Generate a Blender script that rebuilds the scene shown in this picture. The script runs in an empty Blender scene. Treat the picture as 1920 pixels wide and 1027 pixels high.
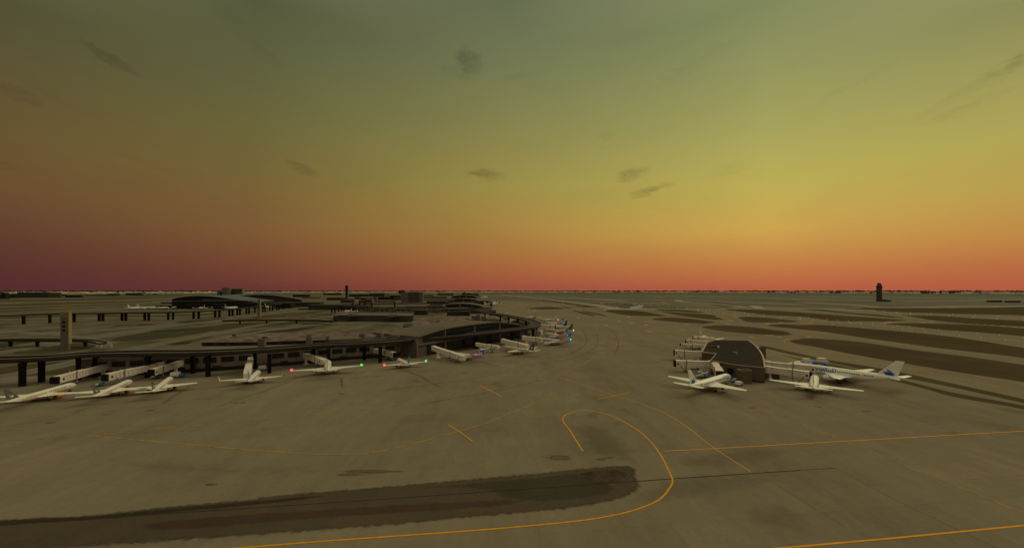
import bpy, bmesh, math, random
from mathutils import Vector, Matrix
random.seed(7)
PI = math.pi
sc = bpy.context.scene
COL = sc.collection
# ---------------------------------------------------------------- camera frame (a camera 62 m above the apron, looking level)
H, F, YH = 62.0, 740.0, 544.5
def G(px, py, z=0.0):
    """point of the plane at height z seen at reference coordinates px, py"""
    d = F*(H-z)/(py-YH)
    return Vector(((px-960)*d/F, d, z))
def P(px, d, z=0.0):
    return Vector(((px-960)*d/F, d, z))
def ZAT(py, d):
    return H-(py-YH)*d/F
def lin(c):
    c /= 255.0
    return c/12.92 if c <= .04045 else ((c+.055)/1.055)**2.4
def srgb(r, g, b): return (lin(r), lin(g), lin(b))
K = (.50, .44, .25)          # what daylight falls on a level surface here
def alb(r, g, b, k=1.0):
    return tuple(max(.004, min(.9, v/(q*k))) for v, q in zip(srgb(r, g, b), K))
# ---------------------------------------------------------------- materials
MATS = {}
def mat(name, col, rough=.7, var=.12, scale=.4, spec=.3, metal=0., kind='noise', col2=None, scale2=None, emit=None, bump=0.):
    if name in MATS: return MATS[name]
    m = bpy.data.materials.new(name); m.use_nodes = True
    nt = m.node_tree; N = nt.nodes; L = nt.links
    b = N['Principled BSDF']
    b.inputs['Roughness'].default_value = rough
    b.inputs['Metallic'].default_value = metal
    b.inputs['Specular IOR Level'].default_value = spec
    b.inputs['Base Color'].default_value = (*col, 1)
    if emit:
        b.inputs['Emission Color'].default_value = (*emit[0], 1)
        b.inputs['Emission Strength'].default_value = emit[1]
    geo = N.new('ShaderNodeNewGeometry')
    def noise(s, det=4, rough_=.55, stretch=None):
        n = N.new('ShaderNodeTexNoise'); n.inputs['Scale'].default_value = s
        n.inputs['Detail'].default_value = det; n.inputs['Roughness'].default_value = rough_
        src = geo.outputs['Position']
        if stretch:
            mp = N.new('ShaderNodeMapping'); mp.inputs['Scale'].default_value = stretch
            mp.inputs['Rotation'].default_value = (0, 0, .25)
            L.new(src, mp.inputs['Vector']); src = mp.outputs['Vector']
        L.new(src, n.inputs['Vector'])
        return n.outputs['Fac']
    def mul(colsock, fac, lo, hi, a=.3, b_=.7):
        r = N.new('ShaderNodeMapRange')
        r.inputs[1].default_value = a; r.inputs[2].default_value = b_
        r.inputs[3].default_value = lo; r.inputs[4].default_value = hi
        L.new(fac, r.inputs[0])
        x = N.new('ShaderNodeVectorMath'); x.operation = 'SCALE'
        L.new(colsock, x.inputs[0]); L.new(r.outputs[0], x.inputs['Scale'])
        return x.outputs[0]
    rgb = N.new('ShaderNodeRGB'); rgb.outputs[0].default_value = (*col, 1)
    out = rgb.outputs[0]
    if col2:
        mx = N.new('ShaderNodeMix'); mx.data_type = 'RGBA'
        r = N.new('ShaderNodeMapRange'); r.inputs[1].default_value = .42; r.inputs[2].default_value = .6
        L.new(noise(scale2 or scale, 5), r.inputs[0])
        L.new(r.outputs[0], mx.inputs[0]); L.new(out, mx.inputs[6]); mx.inputs[7].default_value = (*col2, 1)
        out = mx.outputs[2]
    if kind == 'noise':
        out = mul(out, noise(scale, 5), 1-var, 1+var)
    elif kind in ('ground', 'slab'):
        if kind == 'slab':
            br = N.new('ShaderNodeTexBrick'); mp = N.new('ShaderNodeMapping'); mp.inputs['Rotation'].default_value = (0, 0, math.radians(-7.3)); mp.inputs['Location'].default_value = (3, 5, 0)
            L.new(geo.outputs['Position'], mp.inputs['Vector']); L.new(mp.outputs[0], br.inputs['Vector'])
            br.offset = .5; br.inputs['Scale'].default_value = 1; br.inputs['Brick Width'].default_value = 23; br.inputs['Row Height'].default_value = 11.5; br.inputs['Mortar Size'].default_value = .09; br.inputs['Mortar Smooth'].default_value = .6
            br.inputs['Color1'].default_value = (.3, .3, .3, 1); br.inputs['Color2'].default_value = (.7, .7, .7, 1); br.inputs['Mortar'].default_value = (0, 0, 0, 1)
            out = mul(out, br.outputs['Color'], .965, 1.03, .3, .7)
            jt = N.new('ShaderNodeMapRange'); jt.inputs[1].default_value = 0; jt.inputs[2].default_value = 1
            out = mul(out, br.outputs['Fac'], 1., .88, 0, 1)
            # broad resurfaced lanes
            b2 = N.new('ShaderNodeTexBrick'); m2 = N.new('ShaderNodeMapping'); m2.inputs['Rotation'].default_value = (0, 0, math.radians(82)); L.new(geo.outputs['Position'], m2.inputs['Vector']); L.new(m2.outputs[0], b2.inputs['Vector'])
            b2.inputs['Scale'].default_value = 1; b2.inputs['Brick Width'].default_value = 190; b2.inputs['Row Height'].default_value = 34; b2.inputs['Mortar Size'].default_value = 0
            b2.inputs['Color1'].default_value = (.3, .3, .3, 1); b2.inputs['Color2'].default_value = (.7, .7, .7, 1)
            out = mul(out, b2.outputs['Color'], .96, 1.04, .3, .7)
            out = mul(out, noise(.16, 6, .7, (1, .35, 1)), .93, 1.07, .35, .65)
        out = mul(out, noise(.012, 4, .6), 1-var, 1+var)
        out = mul(out, noise(.05, 4, .6, (1, .18, 1)), 1-var*.8, 1+var*.8)
        out = mul(out, noise(.6, 5, .65), 1-var*.7, 1+var*.7)
        out = mul(out, noise(.033, 3, .5), .80, 1.0, .27, .36)
    elif kind == 'streaks':
        out = mul(out, noise(.02, 4, .6), 1-var*.6, 1+var*.6)
        out = mul(out, noise(.045, 5, .62, (1, .16, 1)), 1-var, 1+var, .36, .64)
        out = mul(out, noise(.3, 5, .65), 1-var*.5, 1+var*.5)
    elif kind in ('panel', 'shingle', 'streak'):
        out = mul(out, noise(scale, 4), 1-var, 1+var)
        out = mul(out, noise(.8, 3, .5, (1, 1, .12)) if kind != 'shingle' else noise(1.2, 3, .5, (.1, 1, 1)), 1-var, 1+var)
    if var > 0 or col2: L.new(out, b.inputs['Base Color'])
    if bump > 0:
        bp = N.new('ShaderNodeBump'); bp.inputs['Strength'].default_value = bump; bp.inputs['Distance'].default_value = .1
        L.new(noise(scale*6, 3), bp.inputs['Height']); L.new(bp.outputs[0], b.inputs['Normal'])
    MATS[name] = m
    return m
# ---------------------------------------------------------------- mesh building
class MB:
    def __init__(s): s.v = []; s.f = []; s.mi = []; s.fade = None
    def add(s, vs, fs, mi=0):
        o = len(s.v); s.v += [tuple(v) for v in vs]
        for f in fs: s.f.append([o+i for i in f]); s.mi.append(mi)
        return s
    def box(s, c, size, rz=0., mi=0, top=None):
        x, y, z = [q/2 for q in size]; t = top or 1.
        ca, sa = math.cos(rz), math.sin(rz); vs = []
        for dz, k in ((-z, 1), (z, t)):
            for dx, dy in ((-x, -y), (x, -y), (x, y), (-x, y)):
                vs.append((c[0]+(dx*ca-dy*sa)*k, c[1]+(dx*sa+dy*ca)*k, c[2]+dz))
        return s.add(vs, [(3, 2, 1, 0), (4, 5, 6, 7), (0, 1, 5, 4), (1, 2, 6, 5), (2, 3, 7, 6), (3, 0, 4, 7)], mi)
    def prism(s, poly, z0, z1, mi_side=0, mi_top=1, cap=True):
        a = sum(poly[i][0]*poly[(i+1) % len(poly)][1]-poly[(i+1) % len(poly)][0]*poly[i][1] for i in range(len(poly)))
        if a < 0: poly = poly[::-1]
        n = len(poly); zt = z1 if isinstance(z1, (list, tuple)) else [z1]*n
        if a < 0 and isinstance(z1, (list, tuple)): zt = list(z1)[::-1]
        vs = [(p[0], p[1], z0) for p in poly]+[(p[0], p[1], zt[i]) for i, p in enumerate(poly)]
        o = len(s.v); s.v += vs
        for i in range(n):
            j = (i+1) % n; s.f.append([o+i, o+j, o+n+j, o+n+i]); s.mi.append(mi_side)
        if cap: s.f.append([o+n+i for i in range(n)]); s.mi.append(mi_top)
        s.f.append([o+i for i in range(n)][::-1]); s.mi.append(mi_side)
        return s
    def loft(s, rings, mi=0, cap=True, closed=True):
        o = len(s.v); n = len(rings[0])
        for r in rings: s.v += [tuple(p) for p in r]
        for k in range(len(rings)-1):
            for i in range(n if closed else n-1):
                j = (i+1) % n
                s.f.append([o+k*n+i, o+k*n+j, o+(k+1)*n+j, o+(k+1)*n+i]); s.mi.append(mi)
        if cap and closed:
            s.f.append([o+i for i in range(n)][::-1]); s.mi.append(mi)
            s.f.append([o+(len(rings)-1)*n+i for i in range(n)]); s.mi.append(mi)
        return s
    def tube(s, a, b, r0, r1=None, n=10, mi=0):
        a, b = Vector(a), Vector(b); r1 = r0 if r1 is None else r1
        d = (b-a).normalized(); u = d.orthogonal().normalized(); w = d.cross(u)
        return s.loft([[p+(u*math.cos(2*PI*i/n)+w*math.sin(2*PI*i/n))*r for i in range(n)] for p, r in ((a, r0), (b, r1))], mi)
    def lathe(s, c, axis, prof, n=16, mi=0):
        """prof: (t along axis, radius)"""
        c = Vector(c); d = Vector(axis).normalized(); u = d.orthogonal().normalized(); w = d.cross(u)
        return s.loft([[c+d*t+(u*math.cos(2*PI*i/n)+w*math.sin(2*PI*i/n))*r for i in range(n)] for t, r in prof], mi)
    def beam(s, a, b, w, h, mi=0, taper=1.):
        """upright-walled bar from a to b"""
        a, b = Vector(a), Vector(b); d = b-a; side = Vector((-d.y, d.x, 0)); side = side.normalized() if side.length > 1e-6 else Vector((1, 0, 0))
        up = Vector((0, 0, 1))
        rs = []
        for p, k in ((a, 1), (b, taper)):
            rs.append([p+side*w/2*k-up*h/2*k, p-side*w/2*k-up*h/2*k, p-side*w/2*k+up*h/2*k, p+side*w/2*k+up*h/2*k])
        return s.loft(rs, mi)
    def shift(s, o):
        s.v = [(x+o[0], y+o[1], z+o[2]) for x, y, z in s.v]; return s
    def build(s, name, mats, parent=None, smooth=False, rel=None, bevel=0.):
        if rel is not None: s.shift((-rel[0], -rel[1], -rel[2]))
        me = bpy.data.meshes.new(name); me.from_pydata(s.v, [], s.f)
        ms = mats if isinstance(mats, (list, tuple)) else [mats]
        for m in ms: me.materials.append(m)
        if len(ms) > 1: me.polygons.foreach_set('material_index', [min(i, len(ms)-1) for i in s.mi])
        if s.fade:
            at_ = me.attributes.new('fade', 'FLOAT', 'POINT'); at_.data.foreach_set('value', s.fade)
        bm = bmesh.new(); bm.from_mesh(me)
        bmesh.ops.recalc_face_normals(bm, faces=bm.faces)
        bm.to_mesh(me); bm.free()
        if smooth:
            me.polygons.foreach_set('use_smooth', [True]*len(me.polygons))
            try: me.set_sharp_from_angle(angle=math.radians(40))
            except Exception: pass
        o = bpy.data.objects.new(name, me); COL.objects.link(o)
        if parent: o.parent = parent
        if bevel:
            md = o.modifiers.new('bevel', 'BEVEL'); md.width = bevel; md.segments = 1; md.limit_method = 'ANGLE'
        return o
def thing(name, label, cat, loc=(0, 0, 0), rz=0., group=None):
    o = bpy.data.objects.new(name, None); COL.objects.link(o)
    o.empty_display_size = 1; o.location = loc; o.rotation_euler = (0, 0, rz)
    o['label'] = label; o['category'] = cat
    if group: o['group'] = group
    return o
def tag(o, label, cat, group=None):
    o['label'] = label; o['category'] = cat
    if group: o['group'] = group
    return o
def kids(o): return [c for c in bpy.data.objects if c.parent == o]
def dup(root, loc, rz, label, group=None):
    def cp(o, par):
        c = o.copy(); COL.objects.link(c)
        if par: c.parent = par
        for ch in kids(o): cp(ch, c)
        return c
    r = cp(root, None); r.location = loc; r.rotation_euler = (0, 0, rz); r['label'] = label
    if group: r['group'] = group
    return r
def cat_rom(pts, n=6, closed=False):
    out = []; m = len(pts); V = [Vector(p) for p in pts]
    for i in range(m if closed else m-1):
        if closed: a, b, c, d = V[(i-1) % m], V[i], V[(i+1) % m], V[(i+2) % m]
        else: a, b, c, d = V[max(i-1, 0)], V[i], V[i+1], V[min(i+2, m-1)]
        for k in range(n):
            t = k/n
            out.append(.5*((2*b)+(c-a)*t+(2*a-5*b+4*c-d)*t*t+(3*b-a-3*c+d)*t**3))
    if not closed: out.append(V[-1])
    return out
def structure(o): o['kind'] = 'structure'; return o
def sheet(name, px, z, m, smooth=True, world=False):
    """a flat ground sheet; outline in reference coordinates"""
    pts = px if world else [tuple(G(*p)[:2]) for p in px]
    if smooth: pts = [tuple(p) for p in cat_rom([Vector(p) for p in pts], 6, True)]
    mb = MB(); mb.add([(p[0], p[1], z) for p in pts], [list(range(len(pts)))])
    o = mb.build(name, m)
    if o.data.polygons[0].normal.z < 0: o.data.flip_normals()
    return structure(o)
def strip(mb, path, w, z, smooth=0):
    """a flat band of width w along world points"""
    pts = [Vector(p[:2]) for p in path]
    if smooth: pts = cat_rom(pts, smooth)
    n = len(pts); vs = []
    for i, p in enumerate(pts):
        t = (pts[min(i+1, n-1)]-pts[max(i-1, 0)]).normalized(); s = Vector((-t.y, t.x))
        vs += [(p.x-s.x*w/2, p.y-s.y*w/2, z), (p.x+s.x*w/2, p.y+s.y*w/2, z)]
    mb.add(vs, [(2*i, 2*i+2, 2*i+3, 2*i+1) for i in range(n-1)])
def soft_mat(name, col, var=.12, col2=None, scale2=.05, gain=1., ns=.5, kind='ground', top=1.):
    """a surface mark that wears away towards its outline (mesh attribute 'fade' 1 inside, 0 at the edge)"""
    m = mat(name, col, .95, var, kind=kind, spec=.08, col2=col2, scale2=scale2); nt = m.node_tree; N = nt.nodes; L = nt.links
    at_ = N.new('ShaderNodeAttribute'); at_.attribute_name = 'fade'
    n = N.new('ShaderNodeTexNoise'); n.inputs['Scale'].default_value = ns; n.inputs['Detail'].default_value = 6; n.inputs['Roughness'].default_value = .65
    g = N.new('ShaderNodeNewGeometry'); L.new(g.outputs['Position'], n.inputs['Vector'])
    a = N.new('ShaderNodeMath'); a.operation = 'MULTIPLY_ADD'; L.new(n.outputs['Fac'], a.inputs[0]); a.inputs[1].default_value = 1.3; a.inputs[2].default_value = -.9
    b = N.new('ShaderNodeMath'); b.operation = 'MULTIPLY_ADD'; L.new(at_.outputs['Fac'], b.inputs[0]); b.inputs[1].default_value = 1.35*gain; L.new(a.outputs[0], b.inputs[2])
    r = N.new('ShaderNodeMapRange'); r.interpolation_type = 'SMOOTHSTEP'; r.inputs[1].default_value = 0; r.inputs[2].default_value = .75; r.inputs[4].default_value = top; L.new(b.outputs[0], r.inputs[0])
    t = N.new('ShaderNodeBsdfTransparent'); mx = N.new('ShaderNodeMixShader'); L.new(r.outputs[0], mx.inputs[0]); L.new(t.outputs[0], mx.inputs[1]); L.new(N['Principled BSDF'].outputs[0], mx.inputs[2])
    L.new(mx.outputs[0], N['Material Output'].inputs[0]); return m
def soft_strip(mb, path, w, z, smooth=6):
    pts = cat_rom([Vector(p[:2]) for p in path], smooth); n = len(pts); vs = []; fd = []
    for i, p in enumerate(pts):
        t = (pts[min(i+1, n-1)]-pts[max(i-1, 0)]).normalized(); s = Vector((-t.y, t.x)); e = min(1, i/2, (n-1-i)/2)
        for k, q in ((-1, 0), (0, 1), (1, 0)): vs.append((p.x+s.x*w*k, p.y+s.y*w*k, z)); fd.append(q*e)
    mb.fade = (mb.fade or [])+fd
    mb.add(vs, [(3*i+k, 3*i+3+k, 3*i+4+k, 3*i+1+k) for i in range(n-1) for k in (0, 1)])
def soft_area(mb, pts, z, rim, step=None):
    """a filled outline (world xy), gridded; it fades over the given width inside the outline"""
    import numpy as np
    P2 = np.array([tuple(p) for p in cat_rom([Vector(p) for p in pts], 5, True)])
    lo, hi = P2.min(0), P2.max(0); st = step or max(.7, ((hi-lo).prod()/9000)**.5)
    nx, ny = int((hi[0]-lo[0])/st)+2, int((hi[1]-lo[1])/st)+2
    X, Y = np.meshgrid(lo[0]+st*(np.arange(nx)-.3), lo[1]+st*(np.arange(ny)-.3)); q = np.stack([X.ravel(), Y.ravel()], 1)
    ins = np.zeros(len(q), bool); dist = np.full(len(q), 1e9)
    for a, b in zip(P2, np.roll(P2, -1, 0)):
        d = b-a; l2 = (d*d).sum()
        if l2 < 1e-9: continue
        c = (a[1] > q[:, 1]) != (b[1] > q[:, 1])
        if abs(d[1]) > 1e-12: ins ^= c & (q[:, 0] < d[0]*(q[:, 1]-a[1])/d[1]+a[0])
        t = np.clip(((q-a)*d).sum(1)/l2, 0, 1); dist = np.minimum(dist, np.hypot(*(q-a-t[:, None]*d).T))
    fd = np.where(ins, np.clip(dist/rim, 0, 1), 0.); idx = {}; vs, fl, fs = [], [], []
    g2 = fd.reshape(ny, nx)
    for r in range(ny-1):
        for c in range(nx-1):
            if g2[r:r+2, c:c+2].max() > 0:
                f = []
                for rr, cc in ((r, c), (r, c+1), (r+1, c+1), (r+1, c)):
                    k = rr*nx+cc
                    if k not in idx: idx[k] = len(vs); vs.append((q[k][0], q[k][1], z)); fl.append(float(fd[k]))
                    f.append(idx[k])
                fs.append(tuple(f))
    mb.fade = (mb.fade or [])+fl; mb.add(vs, fs)
def crop(ox, oy, s, pts): return [(ox+x/s, oy+y/s) for x, y in pts]
# ---------------------------------------------------------------- camera
cam = bpy.data.cameras.new('camera'); camo = bpy.data.objects.new('camera', cam); COL.objects.link(camo)
camo.location = (0, 0, H); camo.rotation_euler = (PI/2, 0, 0)
cam.sensor_width = 36; cam.lens = 36*F/1920; cam.shift_y = (YH-513.5)/1920
cam.clip_end = 120000; cam.clip_start = 1
sc.camera = camo
sc.view_settings.view_transform = 'Standard'; sc.view_settings.look = 'None'
sc.view_settings.exposure = 0; sc.view_settings.gamma = 1
# ---------------------------------------------------------------- sky: a dusk gradient by direction, thin dark wisps
SUN_AZ, SUN_EL = math.radians(58), math.radians(38)
w = bpy.data.worlds.new('World'); sc.world = w; w.use_nodes = True
nt = w.node_tree; N = nt.nodes; L = nt.links
for n in list(N): N.remove(n)
outw = N.new('ShaderNodeOutputWorld'); bg = N.new('ShaderNodeBackground'); L.new(bg.outputs[0], outw.inputs[0])
tc = N.new('ShaderNodeTexCoord')
def M(op, a, b=None, c=None, clamp=False):
    n = N.new('ShaderNodeMath'); n.operation = op; n.use_clamp = clamp
    for i, q in enumerate((a, b, c)):
        if q is None: continue
        if isinstance(q, (int, float)): n.inputs[i].default_value = q
        else: L.new(q, n.inputs[i])
    return n.outputs[0]
nrm = N.new('ShaderNodeVectorMath'); nrm.operation = 'NORMALIZE'; L.new(tc.outputs['Generated'], nrm.inputs[0])
D = nrm.outputs[0]
sep = N.new('ShaderNodeSeparateXYZ'); L.new(D, sep.inputs[0])
az = M('MULTIPLY', M('ARCTAN2', sep.outputs[0], sep.outputs[1]), 180/PI)
el = M('MULTIPLY', M('ARCSINE', sep.outputs[2]), 180/PI)
elf = M('DIVIDE', el, 90., clamp=True)
def elev(px, y):
    u = (px-960)/F; v = (YH-y)/F
    return math.degrees(math.atan(v/math.sqrt(1+u*u)))
YS = [540, 500, 430, 350, 250, 125, 0]
SKY = {   # colours of the photographed sky, horizon upwards
    0:    [(84, 43, 46), (87, 48, 42), (98, 62, 43), (106, 78, 46), (104, 84, 48), (93, 83, 50), (82, 81, 52)],
    480:  [(102, 52, 48), (117, 68, 47), (124, 88, 49), (119, 97, 51), (108, 100, 56), (95, 95, 60), (86, 88, 60)],
    960:  [(154, 78, 60), (167, 100, 57), (167, 131, 63), (156, 140, 70), (136, 132, 76), (116, 120, 80), (102, 108, 80)],
    1440: [(181, 92, 64), (194, 121, 65), (204, 162, 76), (188, 172, 82), (168, 163, 90), (146, 148, 92), (128, 134, 90)],
    1920: [(176, 88, 63), (184, 106, 62), (190, 138, 68), (184, 156, 76), (174, 162, 82), (156, 150, 86), (138, 138, 87)]}
ZEN_FILL = (.48, .43, .23)  # overhead sky out of view, brightened as added fill light
def ramp(stops):
    r = N.new('ShaderNodeValToRGB'); e = r.color_ramp.elements
    while len(e) > 1: e.remove(e[-1])
    e[0].position = stops[0][0]; e[0].color = (*stops[0][1], 1)
    for p, c in stops[1:]:
        q = e.new(p); q.color = (*c, 1)
    L.new(elf, r.inputs[0]); return r.outputs[0]
cols = []
for px in sorted(SKY):
    st = [(max(0., elev(px, y)/90), srgb(*c)) for y, c in zip(YS, SKY[px])]
    st += [(.56, tuple(.5*a+.5*b for a, b in zip(st[-1][1], ZEN_FILL))), (.70, ZEN_FILL)]
    cols.append((math.degrees(math.atan((px-960)/F)), ramp(st)))
back = ramp([(0, (.14, .10, .08)), (.2, (.24, .20, .11)), (.45, (.34, .30, .16)), (.7, ZEN_FILL)])  # unseen sky behind the camera, its brightness set as added ambient fill
left = [(-120., back)]; right = [(120., back)]
seq = left+cols+right
cur = seq[0][1]
for (a0, _), (a1, c1) in zip(seq, seq[1:]):
    mr = N.new('ShaderNodeMapRange'); mr.interpolation_type = 'SMOOTHSTEP' if abs(a1-a0) > 40 else 'LINEAR'
    mr.inputs[1].default_value = a0; mr.inputs[2].default_value = a1
    L.new(az, mr.inputs[0])
    mx = N.new('ShaderNodeMix'); mx.data_type = 'RGBA'
    L.new(mr.outputs[0], mx.inputs[0]); L.new(cur, mx.inputs[6]); L.new(c1, mx.inputs[7]); cur = mx.outputs[2]
# wisps of cloud, each at its own direction
nz = N.new('ShaderNodeTexNoise'); nz.inputs['Scale'].default_value = 22; nz.inputs['Detail'].default_value = 8; nz.inputs['Roughness'].default_value = .68
mpn = N.new('ShaderNodeMapping'); mpn.inputs['Scale'].default_value = (1, 1, 2.6); L.new(D, mpn.inputs[0]); L.new(mpn.outputs[0], nz.inputs['Vector'])
nfac = N.new('ShaderNodeMapRange'); nfac.inputs[1].default_value = .26; nfac.inputs[2].default_value = .70; L.new(nz.outputs['Fac'], nfac.inputs[0])
warp = N.new('ShaderNodeVectorMath'); warp.operation = 'SCALE'; warp.inputs['Scale'].default_value = .05
wsub = N.new('ShaderNodeVectorMath'); wsub.operation = 'SUBTRACT'; L.new(nz.outputs['Color'], wsub.inputs[0]); wsub.inputs[1].default_value = (.5, .5, .5)
L.new(wsub.outputs[0], warp.inputs[0])
dw = N.new('ShaderNodeVectorMath'); dw.operation = 'ADD'; L.new(D, dw.inputs[0]); L.new(warp.outputs[0], dw.inputs[1])
WISPS = [(880, 112, 26, 20, 25, .42), (862, 132, 42, 14, 5, .18), (908, 328, 40, 10, 4, .42), (1188, 326, 32, 12, -18, .34),
         (1222, 355, 40, 8, -10, .42), (566, 316, 34, 8, 14, .3), (208, 110, 48, 9, 24, .3), (6, 170, 50, 10, 4, .3),
         (1138, 257, 14, 10, 0, .22), (975, 146, 34, 9, -12, .15), (1870, 140, 110, 14, -22, .2), (1905, 120, 60, 9, -15, .25), (1812, 200, 60, 10, -14, .2), (1600, 160, 60, 9, -20, .12),
         (1300, 124, 80, 10, -18, .12), (490, 95, 40, 10, 25, .16), (1365, 320, 42, 12, -14, .14), (430, 30, 40, 10, 10, .12), (5, 305, 26, 6, 5, .25), (290, 310, 60, 9, 14, .12), (120, 190, 60, 8, 18, .12)]
tot = None
for (px, py, sx, sy, rot, st) in WISPS:
    c = Vector(((px-960)/F, 1, (YH-py)/F)).normalized()
    e1 = Vector((c.y, -c.x, 0)).normalized(); e2 = c.cross(e1)*-1
    if e2.z < 0: e2 = -e2
    ra = math.radians(-rot); a1 = e1*math.cos(ra)+e2*math.sin(ra); a2 = -e1*math.sin(ra)+e2*math.cos(ra)
    dd = (Vector(((px-960)/F, 1, (YH-py)/F))).length
    vals = []
    for ax, s_ in ((a1, sx), (a2, sy)):
        dt = N.new('ShaderNodeVectorMath'); dt.operation = 'DOT_PRODUCT'; L.new(dw.outputs[0], dt.inputs[0]); dt.inputs[1].default_value = ax
        off = c.dot(ax)
        q = M('DIVIDE', M('SUBTRACT', dt.outputs['Value'], off), s_/F/dd*1.15)
        vals.append(M('MULTIPLY', q, q))
    m = M('SUBTRACT', 1., M('ADD', *vals), clamp=True)
    dt = N.new('ShaderNodeVectorMath'); dt.operation = 'DOT_PRODUCT'; L.new(D, dt.inputs[0]); dt.inputs[1].default_value = c
    m = M('MULTIPLY', M('MULTIPLY', m, M('GREATER_THAN', dt.outputs['Value'], .5)), st*(1.05 if st > .25 else .7))
    tot = m if tot is None else M('ADD', tot, m)
nz2 = N.new('ShaderNodeTexNoise'); nz2.inputs['Scale'].default_value = 3.2; nz2.inputs['Detail'].default_value = 7; nz2.inputs['Roughness'].default_value = .62
mp2 = N.new('ShaderNodeMapping'); mp2.inputs['Scale'].default_value = (1, 1, 3.2); mp2.inputs['Rotation'].default_value = (0, .25, 0); L.new(D, mp2.inputs[0]); L.new(mp2.outputs[0], nz2.inputs['Vector'])
veil = N.new('ShaderNodeMapRange'); veil.inputs[1].default_value = .48; veil.inputs[2].default_value = .8; veil.inputs[4].default_value = .06; L.new(nz2.outputs['Fac'], veil.inputs[0])
dark = M('SUBTRACT', 1., M('ADD', M('MULTIPLY', tot, nfac.outputs[0]), veil.outputs[0]), clamp=True)
vm = N.new('ShaderNodeVectorMath'); vm.operation = 'SCALE'; L.new(cur, vm.inputs[0]); L.new(dark, vm.inputs['Scale'])
# a trace of physical sky from the same sun
sky = N.new('ShaderNodeTexSky'); sky.sky_type = 'NISHITA'; sky.sun_disc = False
sky.sun_elevation = SUN_EL; sky.sun_rotation = SUN_AZ
sk = N.new('ShaderNodeVectorMath'); sk.operation = 'SCALE'; sk.inputs['Scale'].default_value = .0006; L.new(sky.outputs[0], sk.inputs[0])
ad = N.new('ShaderNodeVectorMath'); ad.operation = 'ADD'; L.new(vm.outputs[0], ad.inputs[0]); L.new(sk.outputs[0], ad.inputs[1])
L.new(ad.outputs[0], bg.inputs[0]); bg.inputs[1].default_value = 1.0
sun = bpy.data.lights.new('sun', 'SUN'); suno = bpy.data.objects.new('sun', sun); COL.objects.link(suno)
sun.energy = .65; sun.angle = math.radians(30); sun.color = (1, .86, .54)
sd = Vector((math.sin(SUN_AZ)*math.cos(SUN_EL), math.cos(SUN_AZ)*math.cos(SUN_EL), math.sin(SUN_EL)))
suno.rotation_euler = sd.to_track_quat('Z', 'Y').to_euler()
# ================================================================ GROUND
m_land = mat('airfield_land', alb(76, 67, 44), .95, .10, kind='ground', spec=.1, col2=alb(66, 57, 36), scale2=.004)
m_apron = mat('apron_concrete', alb(94, 81.5, 54.5), 1., .08, kind='slab', spec=.03)
m_taxi = mat('taxiway_concrete', alb(93, 82, 56.5), 1., .06, kind='slab', spec=.03)
m_far = mat('far_field', alb(72, 66, 45), .95, .12, scale=.004, spec=.05, col2=alb(80, 72, 50), scale2=.0016)
m_pale = mat('far_taxiway', alb(112, 101, 75), .9, .05, scale=.01, spec=.1)
m_brown = mat('dry_grass', alb(64, 50, 29), .98, .12, kind='ground', spec=.0, col2=alb(58, 48, 27), scale2=.01)
m_olive = mat('olive_grass', alb(62, 53, 29), .98, .12, kind='ground', spec=.0, col2=alb(55, 47, 26), scale2=.01)
m_green = mat('green_grass', alb(51, 46, 25), .98, .2, kind='streaks', spec=.05, col2=alb(45, 43, 24), scale2=.012)
m_dgreen = mat('hedge_green', alb(36, 36, 20), .98, .2, scale=.05, spec=.05)
m_strip = mat('infield_grass', alb(57, 45, 28), .98, .08, kind='ground', spec=.05, col2=alb(53, 47, 28), scale2=.05)
m_edge = mat('worn_grass_edge', alb(60, 56, 35), .98, .12, kind='ground', spec=.05)
m_asph = mat('asphalt_shoulder', alb(46, 41, 29), .95, .08, scale=.05, spec=.1)
m_road = mat('road_surface', alb(78, 71, 52), .9, .06, scale=.05, spec=.1)
m_kerbline = mat('road_edge', alb(98, 88, 64), .9, .05, scale=.05, spec=.1)
m_strips = mat('strip_grass', alb(54, 46, 25), .98, .10, kind='ground', spec=.05)
m_lot = mat('parking_surface', alb(92, 80, 58), .9, .10, kind='ground', spec=.1, col2=alb(80, 66, 50), scale2=.03)
m_yel = mat('taxi_paint', alb(158, 103, 2, .9), .75, .12, scale=.5, spec=.15)
m_yel2 = mat('worn_taxi_paint', alb(152, 102, 6, .95), .75, .12, scale=.5, spec=.15, col2=alb(112, 86, 28), scale2=.2)
m_seam = mat('pavement_joint', alb(34, 29, 20), .95, .1, scale=.3, spec=.1)
m_stain = mat('oil_stain', alb(77, 66.5, 44), .85, .12, kind='ground', spec=.15)
m_white = mat('white_marking', alb(190, 182, 160), .7, .05, spec=.2)

R = 45000
gp = [(R*math.cos(a), R*math.sin(a)) for a in [2*PI*i/48 for i in range(48)]]
g = MB(); g.add([(x, y, 0) for x, y in gp], [list(range(48))]); structure(g.build('ground', m_land))
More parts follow.
